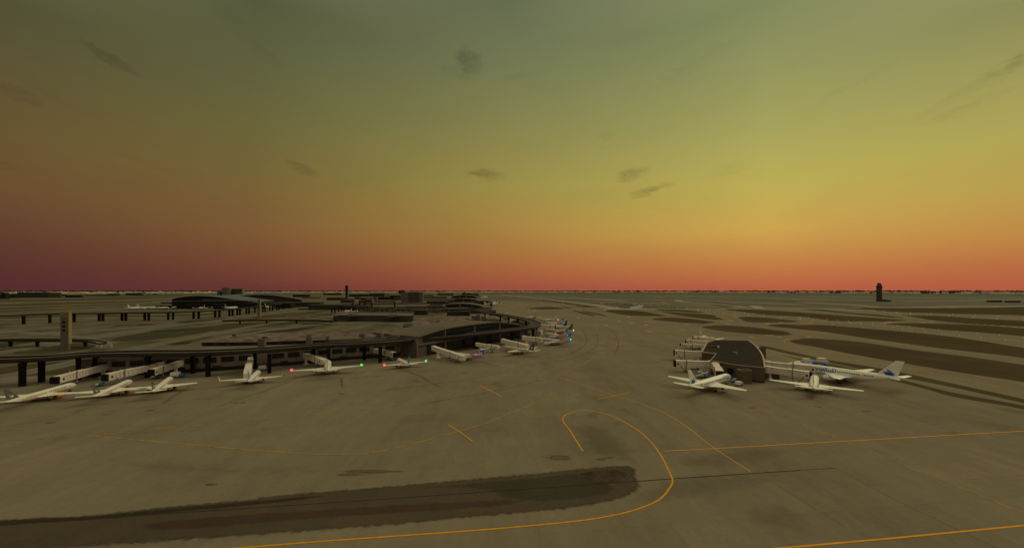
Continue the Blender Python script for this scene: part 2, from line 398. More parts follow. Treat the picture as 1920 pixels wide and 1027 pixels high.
# grey-green fields beyond the terminals, right of the concrete
W = lambda *p: [tuple(G(*q)[:2]) for q in p]
far = W((870, 551.6), (885, 556), (905, 562.5), (960, 563), (1040, 567), (1170, 577.4), (1300, 577.6), (1500, 577.3), (1700, 576.6), (1920, 574), (2300, 572), (2300, 551.6))
sheet('far_field', far, .012, m_far, False, True)
apron = [(-700, -400), (900, -400), (2600, 300), (2600, 1140)]+W((2200, 574), (1920, 574.5), (1700, 576.8), (1300, 577.8), (1160, 577.6), (1040, 568), (960, 563.4), (905, 562.6), (890, 566), (850, 585), (760, 605), (740, 640), (560, 672), (300, 690), (150, 700), (60, 705), (-300, 716))+[(-700, 150)]
sheet('apron', apron, .02, m_apron, False, True)
zz = [.03]
def Z(dz=.004):
    zz[0] += dz*.3; return zz[0]
c7 = lambda pts: crop(1100, 540, 4.8, pts)
c6 = lambda pts: crop(1500, 520, 4.5714, pts)
c1 = lambda pts: crop(1500, 510, 3.8048, pts)
for pts, m in (
    (c7([(165, 203), (300, 196), (470, 205), (620, 230), (700, 245), (640, 252), (480, 250), (300, 235)]), m_brown),
    (c7([(610, 198), (750, 193), (900, 200), (1060, 218), (1000, 222), (850, 214), (700, 207)]), m_brown),
    (c7([(680, 213), (830, 220), (1120, 240), (1215, 280), (1150, 283), (950, 262), (780, 235)]), m_brown),
    (c7([(590, 278), (700, 264), (900, 272), (1080, 295), (1125, 308), (1060, 318), (900, 312), (700, 295)]), m_brown),
    (c7([(1040, 350), (1180, 336), (1430, 345), (1700, 378), (1820, 405), (1780, 420), (1600, 418), (1300, 395), (1120, 370)]), m_brown),
    (c7([(1370, 262), (1560, 262), (1800, 285), (1910, 300), (1780, 308), (1600, 308), (1460, 303)]), m_olive),
    ([(1356, 579.6), (1423, 580.6), (1500, 585.6), (1587, 592), (1653, 596.5), (1699, 600), (1675, 602), (1631, 602.3), (1566, 601.4), (1500, 593.5), (1433, 590), (1381, 583)], m_brown),
    (c6([(0, 272), (130, 268), (400, 298), (700, 322), (880, 345), (820, 346), (500, 318), (200, 288)]), m_olive),
    (c6([(370, 265), (700, 262), (1500, 264), (1920, 283), (2600, 320), (2600, 372), (1920, 326), (1400, 313), (900, 298), (560, 277)]), m_brown),
    (c6([(1300, 263), (1700, 258), (1920, 252), (2600, 246), (2600, 310), (1920, 296), (1600, 275)]), m_olive),
    (c6([(880, 323), (1200, 330), (1500, 350), (1920, 372), (2600, 415), (2600, 470), (1920, 424), (1500, 400), (1150, 368), (950, 335)]), m_olive),
    (c6([(730, 400), (900, 390), (1100, 393), (1500, 405), (1920, 435), (2600, 500), (2600, 590), (1920, 503), (1500, 468), (1200, 446), (900, 414)]), m_olive),
    ([(1439, 610), (1465, 607.4), (1500, 609), (1540, 609), (1605, 614), (1710, 623), (1790, 631.5), (1920, 652), (2120, 683), (2120, 705), (1920, 671), (1828, 660), (1737, 649.5), (1632, 635), (1553, 623), (1500, 617), (1465, 613.5)], m_brown),
    ([(1481, 639), (1504, 635.2), (1531, 635.2), (1579, 638), (1631, 644), (1710, 656), (1815, 669), (1920, 684), (2120, 713), (2120, 757), (1920, 716), (1815, 700.5), (1710, 683.5), (1605, 665), (1526, 649.5), (1500, 645.5)], m_brown),
    ([(1425, 648.5), (1436, 649), (1500, 662.5), (1553, 674), (1658, 691.5), (1789, 719), (1920, 748), (2120, 795), (2120, 803), (1920, 755.5), (1789, 726.5), (1684, 705.5), (1579, 684.5), (1500, 668), (1430, 651.5)], m_olive),
    ([(1464, 665), (1525, 677), (1578, 686), (1697, 713.5), (1789, 736), (1920, 760), (2120, 806), (2120, 815), (1920, 767), (1789, 743.5), (1710, 722), (1578, 690.5), (1525, 680.5)], m_olive),
    # dark slivers beyond the aircraft tails
    (crop(880, 535, 4.8, [(510, 208), (640, 195), (760, 192), (860, 208), (760, 214), (620, 214)]), m_olive),
    (crop(880, 535, 4.8, [(830, 192), (860, 192), (920, 207), (890, 208)]), m_olive),
    (crop(880, 535, 4.8, [(930, 230), (970, 228), (1130, 266), (1080, 268)]), m_olive),
    (crop(880, 535, 4.8, [(1015, 232), (1040, 230), (1220, 266), (1180, 268)]), m_olive),
    (crop(880, 535, 4.8, [(960, 184), (1040, 182), (1220, 212), (1120, 208)]), m_brown),
    (crop(880, 535, 4.8, [(640, 128), (700, 130), (990, 176), (900, 170)]), m_brown),
):
    sheet('grass_island', pts, Z(.001), m)
# dark asphalt shoulders at the tips of the islands
for path, wd in ((c7([(560, 240), (700, 245), (640, 253)]), 8), (c7([(1125, 300), (1128, 308), (1040, 319)]), 9), (c7([(1700, 378), (1822, 404), (1790, 421), (1680, 421)]), 8),
                 (c7([(1372, 262), (1460, 304)]), 9), (c7([(1150, 262), (1215, 281), (1150, 284)]), 9), (c6([(500, 373), (700, 376), (910, 367)]), 10),
                 ([(1500, 635), (1531, 635), (1579, 638), (1631, 644), (1710, 656), (1815, 669), (1920, 684.5), (2000, 696)], 5)):
    mb = MB(); strip(mb, [G(*p) for p in path], wd, Z(.004), 4); structure(mb.build('asphalt_shoulder', m_asph))
# pale taxiways and runways crossing the far fields
mb = MB()
for path, wd in ((crop(880, 535, 4.8, [(300, 84), (560, 110), (830, 140), (1130, 175), (1340, 211), (1480, 212)]), 46), (crop(880, 535, 4.8, [(100, 88), (450, 96), (900, 112), (1400, 140)]), 60),
                 (c7([(0, 122), (400, 132), (820, 142), (1400, 172), (1640, 178), (1920, 186), (2600, 200)]), 40), (c7([(420, 150), (440, 170), (380, 190), (0, 178)]), 36), (c7([(400, 146), (470, 158), (455, 182), (620, 188)]), 36),
                 (c7([(820, 105), (860, 122), (1240, 150), (1430, 176)]), 34), (c7([(0, 98), (500, 104), (1000, 112), (1920, 146)]), 46), (c7([(1500, 158), (1540, 172), (1560, 184)]), 34),
                 (c6([(0, 212), (500, 238), (720, 256), (1300, 250), (1920, 246), (2600, 242)]), 46), (c7([(0, 60), (700, 66), (1920, 100), (2600, 112)]), 60), (c7([(0, 46), (900, 52), (1920, 62)]), 70),
                 (c6([(0, 160), (800, 170), (1920, 172), (2600, 170)]), 50), (c6([(0, 138), (1000, 145), (1920, 150)]), 60), (c6([(900, 205), (1500, 196), (1920, 186)]), 40), (crop(880, 535, 4.8, [(80, 62), (700, 72), (1900, 76)]), 90)):
    strip(mb, [G(*p) for p in path], wd, Z(.004), 4)
structure(mb.build('far_taxiway', m_pale))
mb = MB()
for path, wd in ((c7([(200, 142), (300, 140), (400, 152), (300, 170)]), 60), (c7([(520, 172), (700, 166), (860, 182)]), 50), (c7([(760, 140), (1100, 148), (1300, 168)]), 60), (c7([(880, 122), (1100, 128), (1400, 160)]), 44), (c7([(500, 116), (780, 122)]), 30),
                 (c7([(700, 84), (1300, 90), (1900, 118)]), 70), (c6([(0, 190), (600, 205), (1300, 215), (1900, 225)]), 60), (c6([(900, 158), (1500, 160)]), 60), (c6([(100, 232), (500, 246), (1200, 240)]), 30)):
    strip(mb, [G(*p) for p in path], wd, Z(.004), 4)
structure(mb.build('far_grass', mat('far_grass', alb(58, 57, 38), .95, .08, scale=.01, spec=.05)))
# the infield strip across the foreground
up = [(-420, 1010), (0, 975), (180, 966), (330, 950), (470, 938), (482, 935), (540, 929), (700, 916), (850, 903), (1000, 890), (1080, 882), (1140, 877.5), (1178, 876), (1196, 883), (1199, 896)]
dn = [(1192, 908), (1175, 921), (1150, 932), (1100, 944), (1040, 953), (900, 965), (700, 984), (400, 1006), (120, 1026), (-100, 1045), (-420, 1068)]
W2 = lambda px: [tuple(G(*p)[:2]) for p in px]
def soft_sheet(name, px, z, m, rim):
    mb = MB(); soft_area(mb, W2(px), z, rim); o = mb.build(name, m)
    for p in o.data.polygons:
        if p.normal.z < 0: p.flip()
    return structure(o)
infm = soft_mat('infield_soil', alb(63, 50, 32), .12, alb(57, 48, 30), .05, 1.05)
soft_sheet('infield_grass', [(x, y-6) for x, y in up]+[(x+(14 if x > 1100 else 0), y+8) for x, y in dn], Z(), infm, 4.)
soft_sheet('infield_grass', [(700, 917), (850, 905), (1000, 892), (1085, 884), (1110, 893), (1150, 908), (1150, 926), (1060, 942), (960, 940), (900, 920), (800, 918)], Z(), soft_mat('infield_green', alb(52, 49, 28), .14, None, .05, 1., .25, top=.45), 3.5)
soft_sheet('infield_grass', [(-300, 1002), (0, 974), (180, 965), (330, 950), (470, 938), (600, 927), (600, 934), (470, 949), (330, 962), (180, 976), (0, 988), (-300, 1016)], Z(), soft_mat('infield_dark', alb(44, 38, 22), .12, None, .05, 1., .3, top=.6), 1.6)
soft_sheet('infield_grass', [(1085, 886), (1130, 880), (1182, 879), (1194, 886), (1170, 904), (1120, 906), (1092, 897)], Z(), soft_mat('infield_bare', alb(66, 54, 36), .2, alb(48, 39, 23), .22, .9, .5, top=.8), 1.6)
soft_sheet('infield_grass', [(300, 975), (600, 952), (900, 935), (1000, 938), (900, 955), (600, 975), (300, 998)], Z(), soft_mat('infield_red', alb(62, 45, 29), .14, None, .05, .8, .18, top=.6), 2.5)
# broad worn tones on the concrete
for px, c, rim, tp in (([(1060, 800), (1120, 790), (1180, 815), (1210, 850), (1215, 880), (1150, 872), (1085, 850)], alb(80, 70, 47), 5, .6), ([(1200, 905), (1260, 880), (1500, 880), (1440, 925), (1290, 950), (1180, 960), (1130, 950)], alb(80, 70, 48), 4, .5), ([(0, 1020), (600, 985), (1000, 958), (1130, 948), (1100, 962), (700, 1000), (300, 1040), (0, 1060)], alb(92, 82, 60), 2.5, .6),
                       ([(100, 955), (500, 915), (900, 880), (1080, 868), (1000, 885), (600, 915), (200, 955)], alb(92, 80, 54), 3, .5), ([(1250, 850), (1420, 830), (1520, 850), (1400, 885), (1290, 885)], alb(82, 71, 46), 5, .6), ([(1120, 755), (1180, 762), (1260, 810), (1290, 850), (1240, 850), (1200, 800)], alb(80, 69, 44), 5, .6), ([(200, 850), (500, 860), (700, 880), (500, 905), (200, 900)], alb(86, 75, 50), 6, .5)):
    soft_sheet('concrete_wear', px, Z(), soft_mat('concrete_wear_%d' % (len(MATS)), tuple(q*1.09 for q in c), .05, None, .05, .8, .3, top=tp*.5), rim*2.6)
# pavement joint and slab tones
mb = MB(); z = Z(.004)
strip(mb, [G(*p) for p in [(-300, 999), (0, 982), (350, 960), (700, 937), (1000, 915.6), (1250, 898), (1500, 881.3)]], .36, z)
strip(mb, [G(*p) for p in [(1500, 881.3), (1546, 878.3), (1568, 877.2)]], .14, z)
structure(mb.build('pavement_joint', m_seam))
mb = MB(); z = Z(.004)
for path in ([(1568, 877), (1700, 947), (1870, 1026), (1950, 1062)], [(1432, 891), (1500, 935), (1590, 990)], [(1000, 860), (1100, 832)], [(0, 800), (200, 772), (420, 742)]):
    strip(mb, [G(*p) for p in path], .25, z)
structure(mb.build('slab_joint', mat('slab_joint', alb(97, 87, 58), .9, .1, scale=.3, spec=.1)))
# tyre tracks and oil
mb = MB(); z = Z(.004)
for path, wd in (([(560, 705), (520, 725), (430, 755), (400, 765)], .7), ([(548, 708), (500, 730), (410, 757)], .7), ([(760, 695), (790, 706), (805, 716), (830, 728)], 1.1), ([(640, 705), (642, 730)], 1.3), ([(880, 672), (915, 682), (950, 690)], .9),
                 ([(960, 662), (1000, 673), (1050, 668), (1085, 655), (1100, 640), (1095, 622), (1080, 612)], .8), ([(955, 690), (1010, 682), (1075, 672), (1110, 655), (1122, 640), (1118, 622)], .6), ([(1150, 668), (1160, 645), (1152, 625), (1135, 612)], .8),
                 ([(700, 735), (800, 722), (900, 707), (960, 695)], .7), ([(1040, 706), (1000, 716), (900, 738), (800, 755)], .5), ([(300, 760), (330, 740), (360, 722)], 1.0), ([(0, 770), (60, 755)], .9), ([(130, 775), (175, 762)], 1.1),
                 ([(1524, 742), (1519, 752)], .9)):
    soft_strip(mb, [G(*p) for p in path], wd*1.5, z, 6); z += .0003
structure(mb.build('tyre_track', soft_mat('tyre_track', alb(64, 55, 36), .1, None, .05, .85, .25, top=.3)))
mb = MB(); z = Z(.004)
for (x, y, a, b) in ((95, 792, 9, 1.6), (280, 769, 8, 1.2), (200, 777, 9, .8), (455, 754.5, 6, 1.2), (442, 755, 5, 1), (640, 738, 7, 1.2), (870, 700, 5, .8), (780, 714, 8, 1), (1142, 857.5, 8, 1.6), (1127, 861, 10, 2.2), (1050, 858, 24, 4.5),
                     (698, 883, 52, 3.2), (655, 889, 24, 2.6), (1535, 762, 9, 1.2), (1410, 764, 7, 1.2), (1625, 771, 9, 1.4), (395, 908, 12, 2.5), (1440, 700, 14, 2), (640, 714, 5, 1)):
    c = G(x, y); ex = abs(G(x+a, y).x-c.x); ey = abs(G(x, y-b).y-c.y)
    pts = [(c.x+1.5*ex*math.cos(t)*random.uniform(.75, 1.15), c.y+1.5*ey*math.sin(t)*random.uniform(.75, 1.15)) for t in [2*PI*i/12 for i in range(12)]]
    P2 = cat_rom([Vector(p) for p in pts], 3, True); n = len(P2)
    mb.fade = (mb.fade or [])+[0.]*n+[1.]; mb.add([(*p, z) for p in P2]+[(c.x, c.y, z)], [(i, (i+1) % n, n) for i in range(n)]); z += .0003
o = mb.build('oil_stain', soft_mat('oil_stain', alb(58, 50, 33), .12, None, .05, 1.15, .4, top=.9))
for p in o.data.polygons:
    if p.normal.z < 0: p.flip()
structure(o)
# ---------------------------------------------------------------- yellow taxi lines
mb = MB(); z = Z(.006)
def yl(px, wd, sm=6, m=None):
    global z
    z += .0002; strip(m or mb, [G(*p) for p in px], wd*1.0, z, sm)
yl([(300, 1039), (450, 1027), (620, 1013.5), (900, 993.5), (1060, 979), (1130, 969.5), (1190, 956), (1235, 937), (1256, 914), (1261, 901), (1257, 889), (1245, 864), (1230, 840), (1213, 821), (1195, 806), (1174, 793), (1150, 781), (1125, 773), (1100, 769.6), (1080, 771), (1062, 777), (1055, 785), (1058, 793), (1068, 806), (1093, 846)], .55)
yl([(1245, 845.5), (1340, 840.8), (1580, 827), (1920, 808), (2150, 795)], .55, 0)
yl([(1400, 1033), (1480, 1026), (1650, 1011), (1920, 985), (2200, 958)], .62, 0)
yl([(1040, 706), (1090, 720), (1150, 741), (1190, 752), (1230, 767), (1260, 782), (1290, 802), (1340, 840.5), (1409, 885)], .40)
yl([(840, 795.5), (862, 809), (886, 827)], .5, 0); yl([(900, 722.5), (940, 743)], .55, 0); yl([(1120, 748), (1150, 742.5), (1182, 735)], .55, 0)
yl([(1291, 733.5), (1302, 728.5)], .8, 0)
structure(mb.build('taxiway_marking', m_yel))
mb = MB()
yl([(1190, 752), (1160, 747), (1120, 742.5), (1075, 740), (1040, 744), (1000, 757), (950, 777), (905, 795), (858, 809), (780, 830), (700, 848), (650, 851.5), (610, 852), (560, 850), (480, 844), (380, 836), (280, 826.5), (180, 817.5)], .46, m=mb)
yl([(-200, 838), (0, 826.5), (100, 821.5), (180, 817.5), (270, 810), (350, 806)], .3, m=mb)
yl([(230, 809), (400, 795), (550, 781), (700, 766), (800, 752), (905, 734), (970, 722), (1040, 703), (1075, 690), (1120, 667), (1150, 651), (1164, 641), (1167, 632), (1163, 622), (1150, 612)], .42, m=mb)
yl([(1040, 703), (1100, 707), (1180, 713.5), (1270, 721), (1300, 727), (1381, 748), (1480, 784.5), (1580, 826.5), (1700, 874), (1920, 963), (2050, 1016)], .38, m=mb)
# far taxi lines right of the satellite and round the islands
yl([(1470, 650), (1560, 667), (1700, 690), (1920, 735), (2100, 772)], .85, m=mb)
yl([(1481, 634), (1470, 639), (1482, 645), (1540, 657), (1700, 682), (1920, 721)], .85, m=mb)
yl([(1440, 618), (1500, 623), (1600, 635), (1760, 657), (1920, 677)], .85, m=mb)
structure(mb.build('taxiway_marking', m_yel2))
mb = MB()
# short painted holding bars seen as dashes across the far taxiways
for x, y, a in ([(1185+0, 605.5, 4), (1293/4.8+1100, 601.5, 4), (1137, 610, 3), (1212, 609.5, 4), (1217, 620.5, 3.5), (1280, 619.3, 3.5), (1288, 608.3, 3.5), (1180, 594.3, 3), (1365, 607.5, 3), (1442, 628.5, 9), (1462, 631.3, 4), (1409, 632, 4), (1483, 625, 2.5),
                 (1346, 594.5, 3), (1380, 594, 2.5), (1465, 604.5, 5), (1440, 606.5, 4), (1355, 579.2, 3), (1380, 578.5, 3), (1236, 556.5, 3), (1244, 566.5, 3), (1157, 575.5, 2), (1129, 569, 2), (1134, 581, 2.5), (1189, 570.5, 2)]
                +[(1500+a/4.5714, 520+b/4.5714, c) for a, b, c in ((88, 391, 3), (280, 400, 2), (430, 386, 3), (685, 399, 2), (770, 382, 3), (730, 391, 3), (1060, 386, 6), (1120, 378, 3), (1525, 403, 2.5), (1585, 407, 2.5), (1650, 410, 2.5), (1745, 417, 5), (1840, 426, 2.5), (1905, 430, 2.5), (75, 505, 4), (480, 260, 4), (690, 254, 2), (1130, 260, 4), (1305, 254, 3), (1645, 250, 3), (720, 324, 2), (830, 350, 2))]
                +[(880+a/4.8, 535+b/4.8, c) for a, b, c in ((980, 290, 3), (535, 218, 2.5), (590, 224, 2.5), (1350, 320, 3), (1240, 361, 3), (1595, 357, 3), (1615, 410, 3), (1440, 285, 2), (1190, 160, 1.5), (1335, 196, 2), (1210, 218, 2.5), (840, 162, 1.5), (770, 188, 1.5), (650, 155, 1.5))]
                +[(a/9.6, 535+b/9.6, c) for a, b, c in ((500, 234, 2.3), (1045, 293, 3), (1650, 293, 2.3), (975, 408, 2.3), (1105, 408, 2.3), (1280, 426, 2.3), (1805, 400, 2.3), (200, 322, 2), (1190, 370, 2))]
                +[(200+a/9.6, 535+b/9.6, c) for a, b, c in ((945, 283, 2), (645, 330, 2), (1830, 474, 2), (2680, 474, 2))]):
    q0, q1 = G(x-a, y), G(x+a, y); dp = .38*q0.y/(y-YH)
    z += .0002
    mb.add([(q0.x, q0.y-dp, z), (q1.x, q1.y-dp, z), (q1.x, q1.y+dp*1.0, z), (q0.x, q0.y+dp*1.0, z)], [(0, 1, 2, 3)])
structure(mb.build('holding_bar_marking', m_yel))
# ---------------------------------------------------------------- landside: roads, grass, loops (left, between the terminals)
z0 = .004
def low(name, px, m, sm=True):
    global z0
    z0 += .0008; return sheet(name, px, z0, m, sm)
low('landside_ground', [(-500, 700), (0, 662), (190, 650), (380, 641), (470, 625), (640, 619), (780, 611), (800, 590), (640, 583), (560, 577), (330, 584), (0, 592), (-500, 605)], mat('landside_ground', alb(80, 69, 46), .95, .24, kind='streaks', spec=.1, col2=alb(60, 53, 31), scale2=.016), False)
for px in ([(215, 634), (290, 621), (390, 612), (470, 606.5), (520, 605.5), (440, 614), (330, 632), (230, 640)], [(380, 613), (470, 604.5), (560, 602), (600, 603), (520, 610), (450, 618), (400, 621)], [(30, 656), (60, 648), (110, 644), (165, 643), (188, 648), (150, 656), (90, 663), (30, 664)],
           [(560, 596), (620, 588), (650, 586), (600, 597)], [(0, 660), (20, 648), (60, 641), (0, 642)], [(310, 641), (380, 628), (400, 630), (340, 643)], [(470, 594), (560, 586), (620, 581), (560, 592), (500, 597)], [(0, 690), (120, 676), (210, 662), (260, 655), (200, 680), (60, 712), (0, 716)]):
    low('verge_grass', px, m_green if random.random() < .6 else m_olive)
for px in ([(210, 611), (230, 609), (248, 609.5), (225, 611)], [(258, 608.8), (275, 607), (288, 608), (270, 609.5)], [(280, 621), (310, 618.5), (345, 617.5), (400, 616), (360, 619.5), (310, 621)], [(495, 622), (540, 617), (580, 613), (596, 611), (570, 618), (540, 622)], [(560, 609), (600, 604), (640, 601), (610, 606)], [(330, 604), (370, 600.5), (400, 598), (440, 594.5), (400, 600), (350, 604.5)],
           [(300, 645), (330, 642), (360, 641), (340, 646)], [(120, 622), (160, 620), (150, 622)], [(465, 622), (490, 618.5), (510, 617), (492, 622)]):
    low('verge_grass', px, m_dgreen)
rmb, emb = MB(), MB()
def road(px, wd, sm=6, edge=True):
    global z0
    z0 += .0012; pts = cat_rom([Vector(G(*p)[:2]) for p in px], sm)
    strip(rmb, pts, wd, z0)
    if edge:
        n = len(pts)
        for sgn in (-1, 1):
            q = []
            for i, p in enumerate(pts):
                t = (pts[min(i+1, n-1)]-pts[max(i-1, 0)]).normalized(); q.append(p+Vector((-t.y, t.x))*sgn*(wd/2+.9))
            strip(emb, q, 1.8, z0+.0005)
road([(-260, 690), (-60, 668), (60, 652), (130, 640), (200, 628), (315, 611.5), (400, 601.7), (474, 592), (536, 584.5), (600, 578.5), (660, 574)], 15)
road([(-100, 722), (60, 696), (190, 667), (304, 643.5), (400, 626), (474, 611.5), (536, 602), (600, 595), (690, 587), (760, 582)], 15)
road([(-100, 655), (0, 652), (60, 645), (110, 642), (165, 641.5), (192, 647), (170, 655), (120, 663), (40, 672)], 6)
road([(380, 641), (450, 628), (520, 616), (580, 610), (640, 606), (700, 604), (745, 607), (770, 613)], 7)
road([(480, 622), (560, 612), (620, 604), (660, 600)], 6)
road([(0, 620), (120, 628), (190, 640), (200, 652)], 6)
road([(0, 606), (160, 607), (300, 603), (420, 593), (520, 584)], 8, edge=False)
road([(620, 606), (680, 604), (730, 606), (775, 612)], 16, edge=False)
road([(0, 628), (100, 624), (230, 616), (330, 606)], 6)
structure(rmb.build('road', m_road)); structure(emb.build('road_edge', m_kerbline))
# strips of grass between the taxiways left of the far terminal
for px in ([(-300, 568), (0, 562.5), (120, 561), (230, 558), (330, 557), (230, 560.5), (120, 563.5), (0, 565)], [(-300, 575), (0, 571), (100, 568), (250, 564.5), (322, 563), (220, 567), (100, 571), (0, 574)], [(-300, 583), (0, 577), (80, 574.5), (180, 571), (260, 569), (180, 573), (80, 577), (0, 580)],
           [(-300, 590), (0, 582.5), (60, 580), (150, 577), (250, 574.5), (140, 579), (50, 582.5), (0, 585)], [(0, 557), (150, 555.8), (330, 553.5), (330, 554.8), (150, 557.5), (0, 559)], [(110, 550.5), (400, 550), (400, 551.2), (110, 552)], [(-300, 598), (0, 594.8), (100, 592), (180, 591), (100, 594.5), (0, 597)], [(200, 592), (330, 590), (420, 586), (330, 592.5), (200, 594)]):
    low('grass_strip', px, m_strips)
mb = MB()
for px in ([(-200, 570), (0, 568), (140, 566), (330, 560)], [(-200, 562), (0, 560), (200, 556.5), (330, 555.3)], [(-200, 579), (0, 575.5), (130, 572.5), (330, 565.5)], [(0, 599), (120, 596), (330, 595)]):
    z0 += .0008; strip(mb, [G(*p) for p in px], 24, z0, 5)
structure(mb.build('far_taxiway', m_taxi))
# ================================================================ AIRCRAFT
wht = mat('white_paint', alb(176, 166, 127), .35, .05, scale=.3, spec=.5)
cream = mat('cream_paint', alb(168, 156, 118), .4, .05, scale=.3, spec=.5)
silver = mat('silver_skin', alb(158, 148, 118), .32, .06, scale=.3, spec=.5, metal=.15)
beige = mat('beige_paint', alb(146, 130, 98), .45, .06, scale=.3, spec=.4)
greyfin = mat('grey_fin_paint', alb(70, 64, 50), .4, .12, scale=.6)
dkfin = mat('dark_grey_fin_paint', alb(58, 58, 52), .4, .1)
navy = mat('navy_paint', alb(24, 50, 84), .4, .12, scale=.5)
blue = mat('blue_paint', (.012, .21, .90), .4, .10, scale=.5)
mblue = mat('mid_blue_paint', alb(40, 90, 118), .4, .08)
dblue = mat('lettering_blue', alb(30, 50, 92), .4, .05)
cyan = mat('cyan_paint', alb(62, 116, 112), .4, .1, scale=.5)
red = mat('red_paint', alb(172, 22, 24), .4, .08)
orange = mat('orange_paint', alb(196, 92, 20), .4, .08)
glassy = mat('dark_window', (.02, .025, .03), .12, 0, spec=.6)
winmat = mat('cabin_window', alb(98, 100, 88), .2, .1, scale=2)
tyre = mat('rubber', (.025, .024, .022), .8, .1, scale=3)
metal = mat('grey_metal', alb(104, 96, 76), .4, .08, metal=.3)
dmetal = mat('dark_metal', alb(52, 50, 42), .4, .1, metal=.3)
letw = mat('white_lettering', alb(200, 190, 160), .5, 0)
ln_r = mat('red_beacon', (.5, .02, .02), .4, 0, emit=((1., .10, .09), 1.6))
ln_g = mat('green_beacon', (.02, .4, .02), .4, 0, emit=((.06, 1., .10), 1.1))
ln_w = mat('warm_beacon', (.6, .5, .3), .4, 0, emit=((1., .62, .25), 1.5))
def winband(body):
    nm = body.name+'_windows'
    if nm in MATS: return MATS[nm]
    c = body.node_tree.nodes['RGB'].outputs[0].default_value[:3] if 'RGB' in body.node_tree.nodes else (.6, .55, .4)
    m = mat(nm, c, .3, 0); nt = m.node_tree
    tcn = nt.nodes.new('ShaderNodeTexCoord'); sp = nt.nodes.new('ShaderNodeSeparateXYZ'); nt.links.new(tcn.outputs['Object'], sp.inputs[0])
    def mth(op, a, b):
        n = nt.nodes.new('ShaderNodeMath'); n.operation = op; nt.links.new(a, n.inputs[0]); n.inputs[1].default_value = b; return n.outputs[0]
    f = mth('FRACT', mth('MULTIPLY', sp.outputs[1], 1/1.3), 0); g_ = mth('FRACT', mth('MULTIPLY', sp.outputs[1], 1/14.), 0)
    q = nt.nodes.new('ShaderNodeMath'); q.operation = 'MULTIPLY'; nt.links.new(mth('LESS_THAN', f, .70), q.inputs[0]); nt.links.new(mth('GREATER_THAN', g_, .09), q.inputs[1])
    mx = nt.nodes.new('ShaderNodeMix'); mx.data_type = 'RGBA'; nt.links.new(q.outputs[0], mx.inputs[0]); mx.inputs[6].default_value = (*c, 1); mx.inputs[7].default_value = (*alb(56, 64, 70), 1)
    nt.links.new(mx.outputs[2], nt.nodes['Principled BSDF'].inputs['Base Color'])
    return m
TYPES = {'narrow': dict(L=38, D=4.0, S=34.5, T=12.0, b=1.7), 'short': dict(L=33, D=4.0, S=33, T=11.2, b=1.6), 'long': dict(L=47, D=4.1, S=38, T=12.6, b=2.0), 'a319': dict(L=44, D=4.1, S=37, T=12.4, b=1.8),
         'gate': dict(L=46, D=4.5, S=38, T=15.0, b=1.9), 'slim': dict(L=47, D=3.7, S=36, T=11.2, b=1.8, e=.36), 'wide': dict(L=55, D=5.2, S=47.6, T=15.8, b=2.4), 'triple': dict(L=66, D=6.3, S=58, T=18.6, b=3.0), 'twin': dict(L=46, D=5.0, S=46, T=14.4, b=2.2), 'twin2': dict(L=46, D=4.9, S=45, T=13.2, b=2.0), 'crj': dict(L=34, D=3.0, S=24, T=8.8, b=1.4, tt=1)}
RING = [(0.0, .05, .37), (0.015, .13, .355), (.05, .27, .31), (.09, .42, .25), (.14, .60, .175), (.20, .80, .09), (.26, .93, .03), (.32, 1, 0), (.50, 1, 0), (.70, 1, 0), (.86, 1, 0), (.90, .97, -.01), (.94, .84, -.05), (.965, .67, -.095), (.985, .44, -.14), (.997, .2, -.165), (1, .03, -.17)]
def text_mesh(s, size):
    cu = bpy.data.curves.new('t', 'FONT'); cu.body = s; cu.size = size; cu.align_x = 'CENTER'; cu.align_y = 'CENTER'; cu.resolution_u = 2; cu.offset = .022
    ob = bpy.data.objects.new('t', cu); COL.objects.link(ob)
    dg = bpy.context.evaluated_depsgraph_get(); me = bpy.data.meshes.new_from_object(ob.evaluated_get(dg))
    bm = bmesh.new(); bm.from_mesh(me); bmesh.ops.triangulate(bm, faces=bm.faces)
    bmesh.ops.subdivide_edges(bm, edges=[e for e in bm.edges if e.calc_length() > size*.25], cuts=1); bmesh.ops.triangulate(bm, faces=bm.faces)
    vs = [tuple(v.co) for v in bm.verts]; fs = [[v.index for v in f.verts] for f in bm.faces]
    bm.free(); bpy.data.objects.remove(ob); bpy.data.curves.remove(cu); bpy.data.meshes.remove(me)
    return vs, fs
_TM = {}
def TM(s):
    if s not in _TM: _TM[s] = text_mesh(s, 1.)
    return _TM[s]
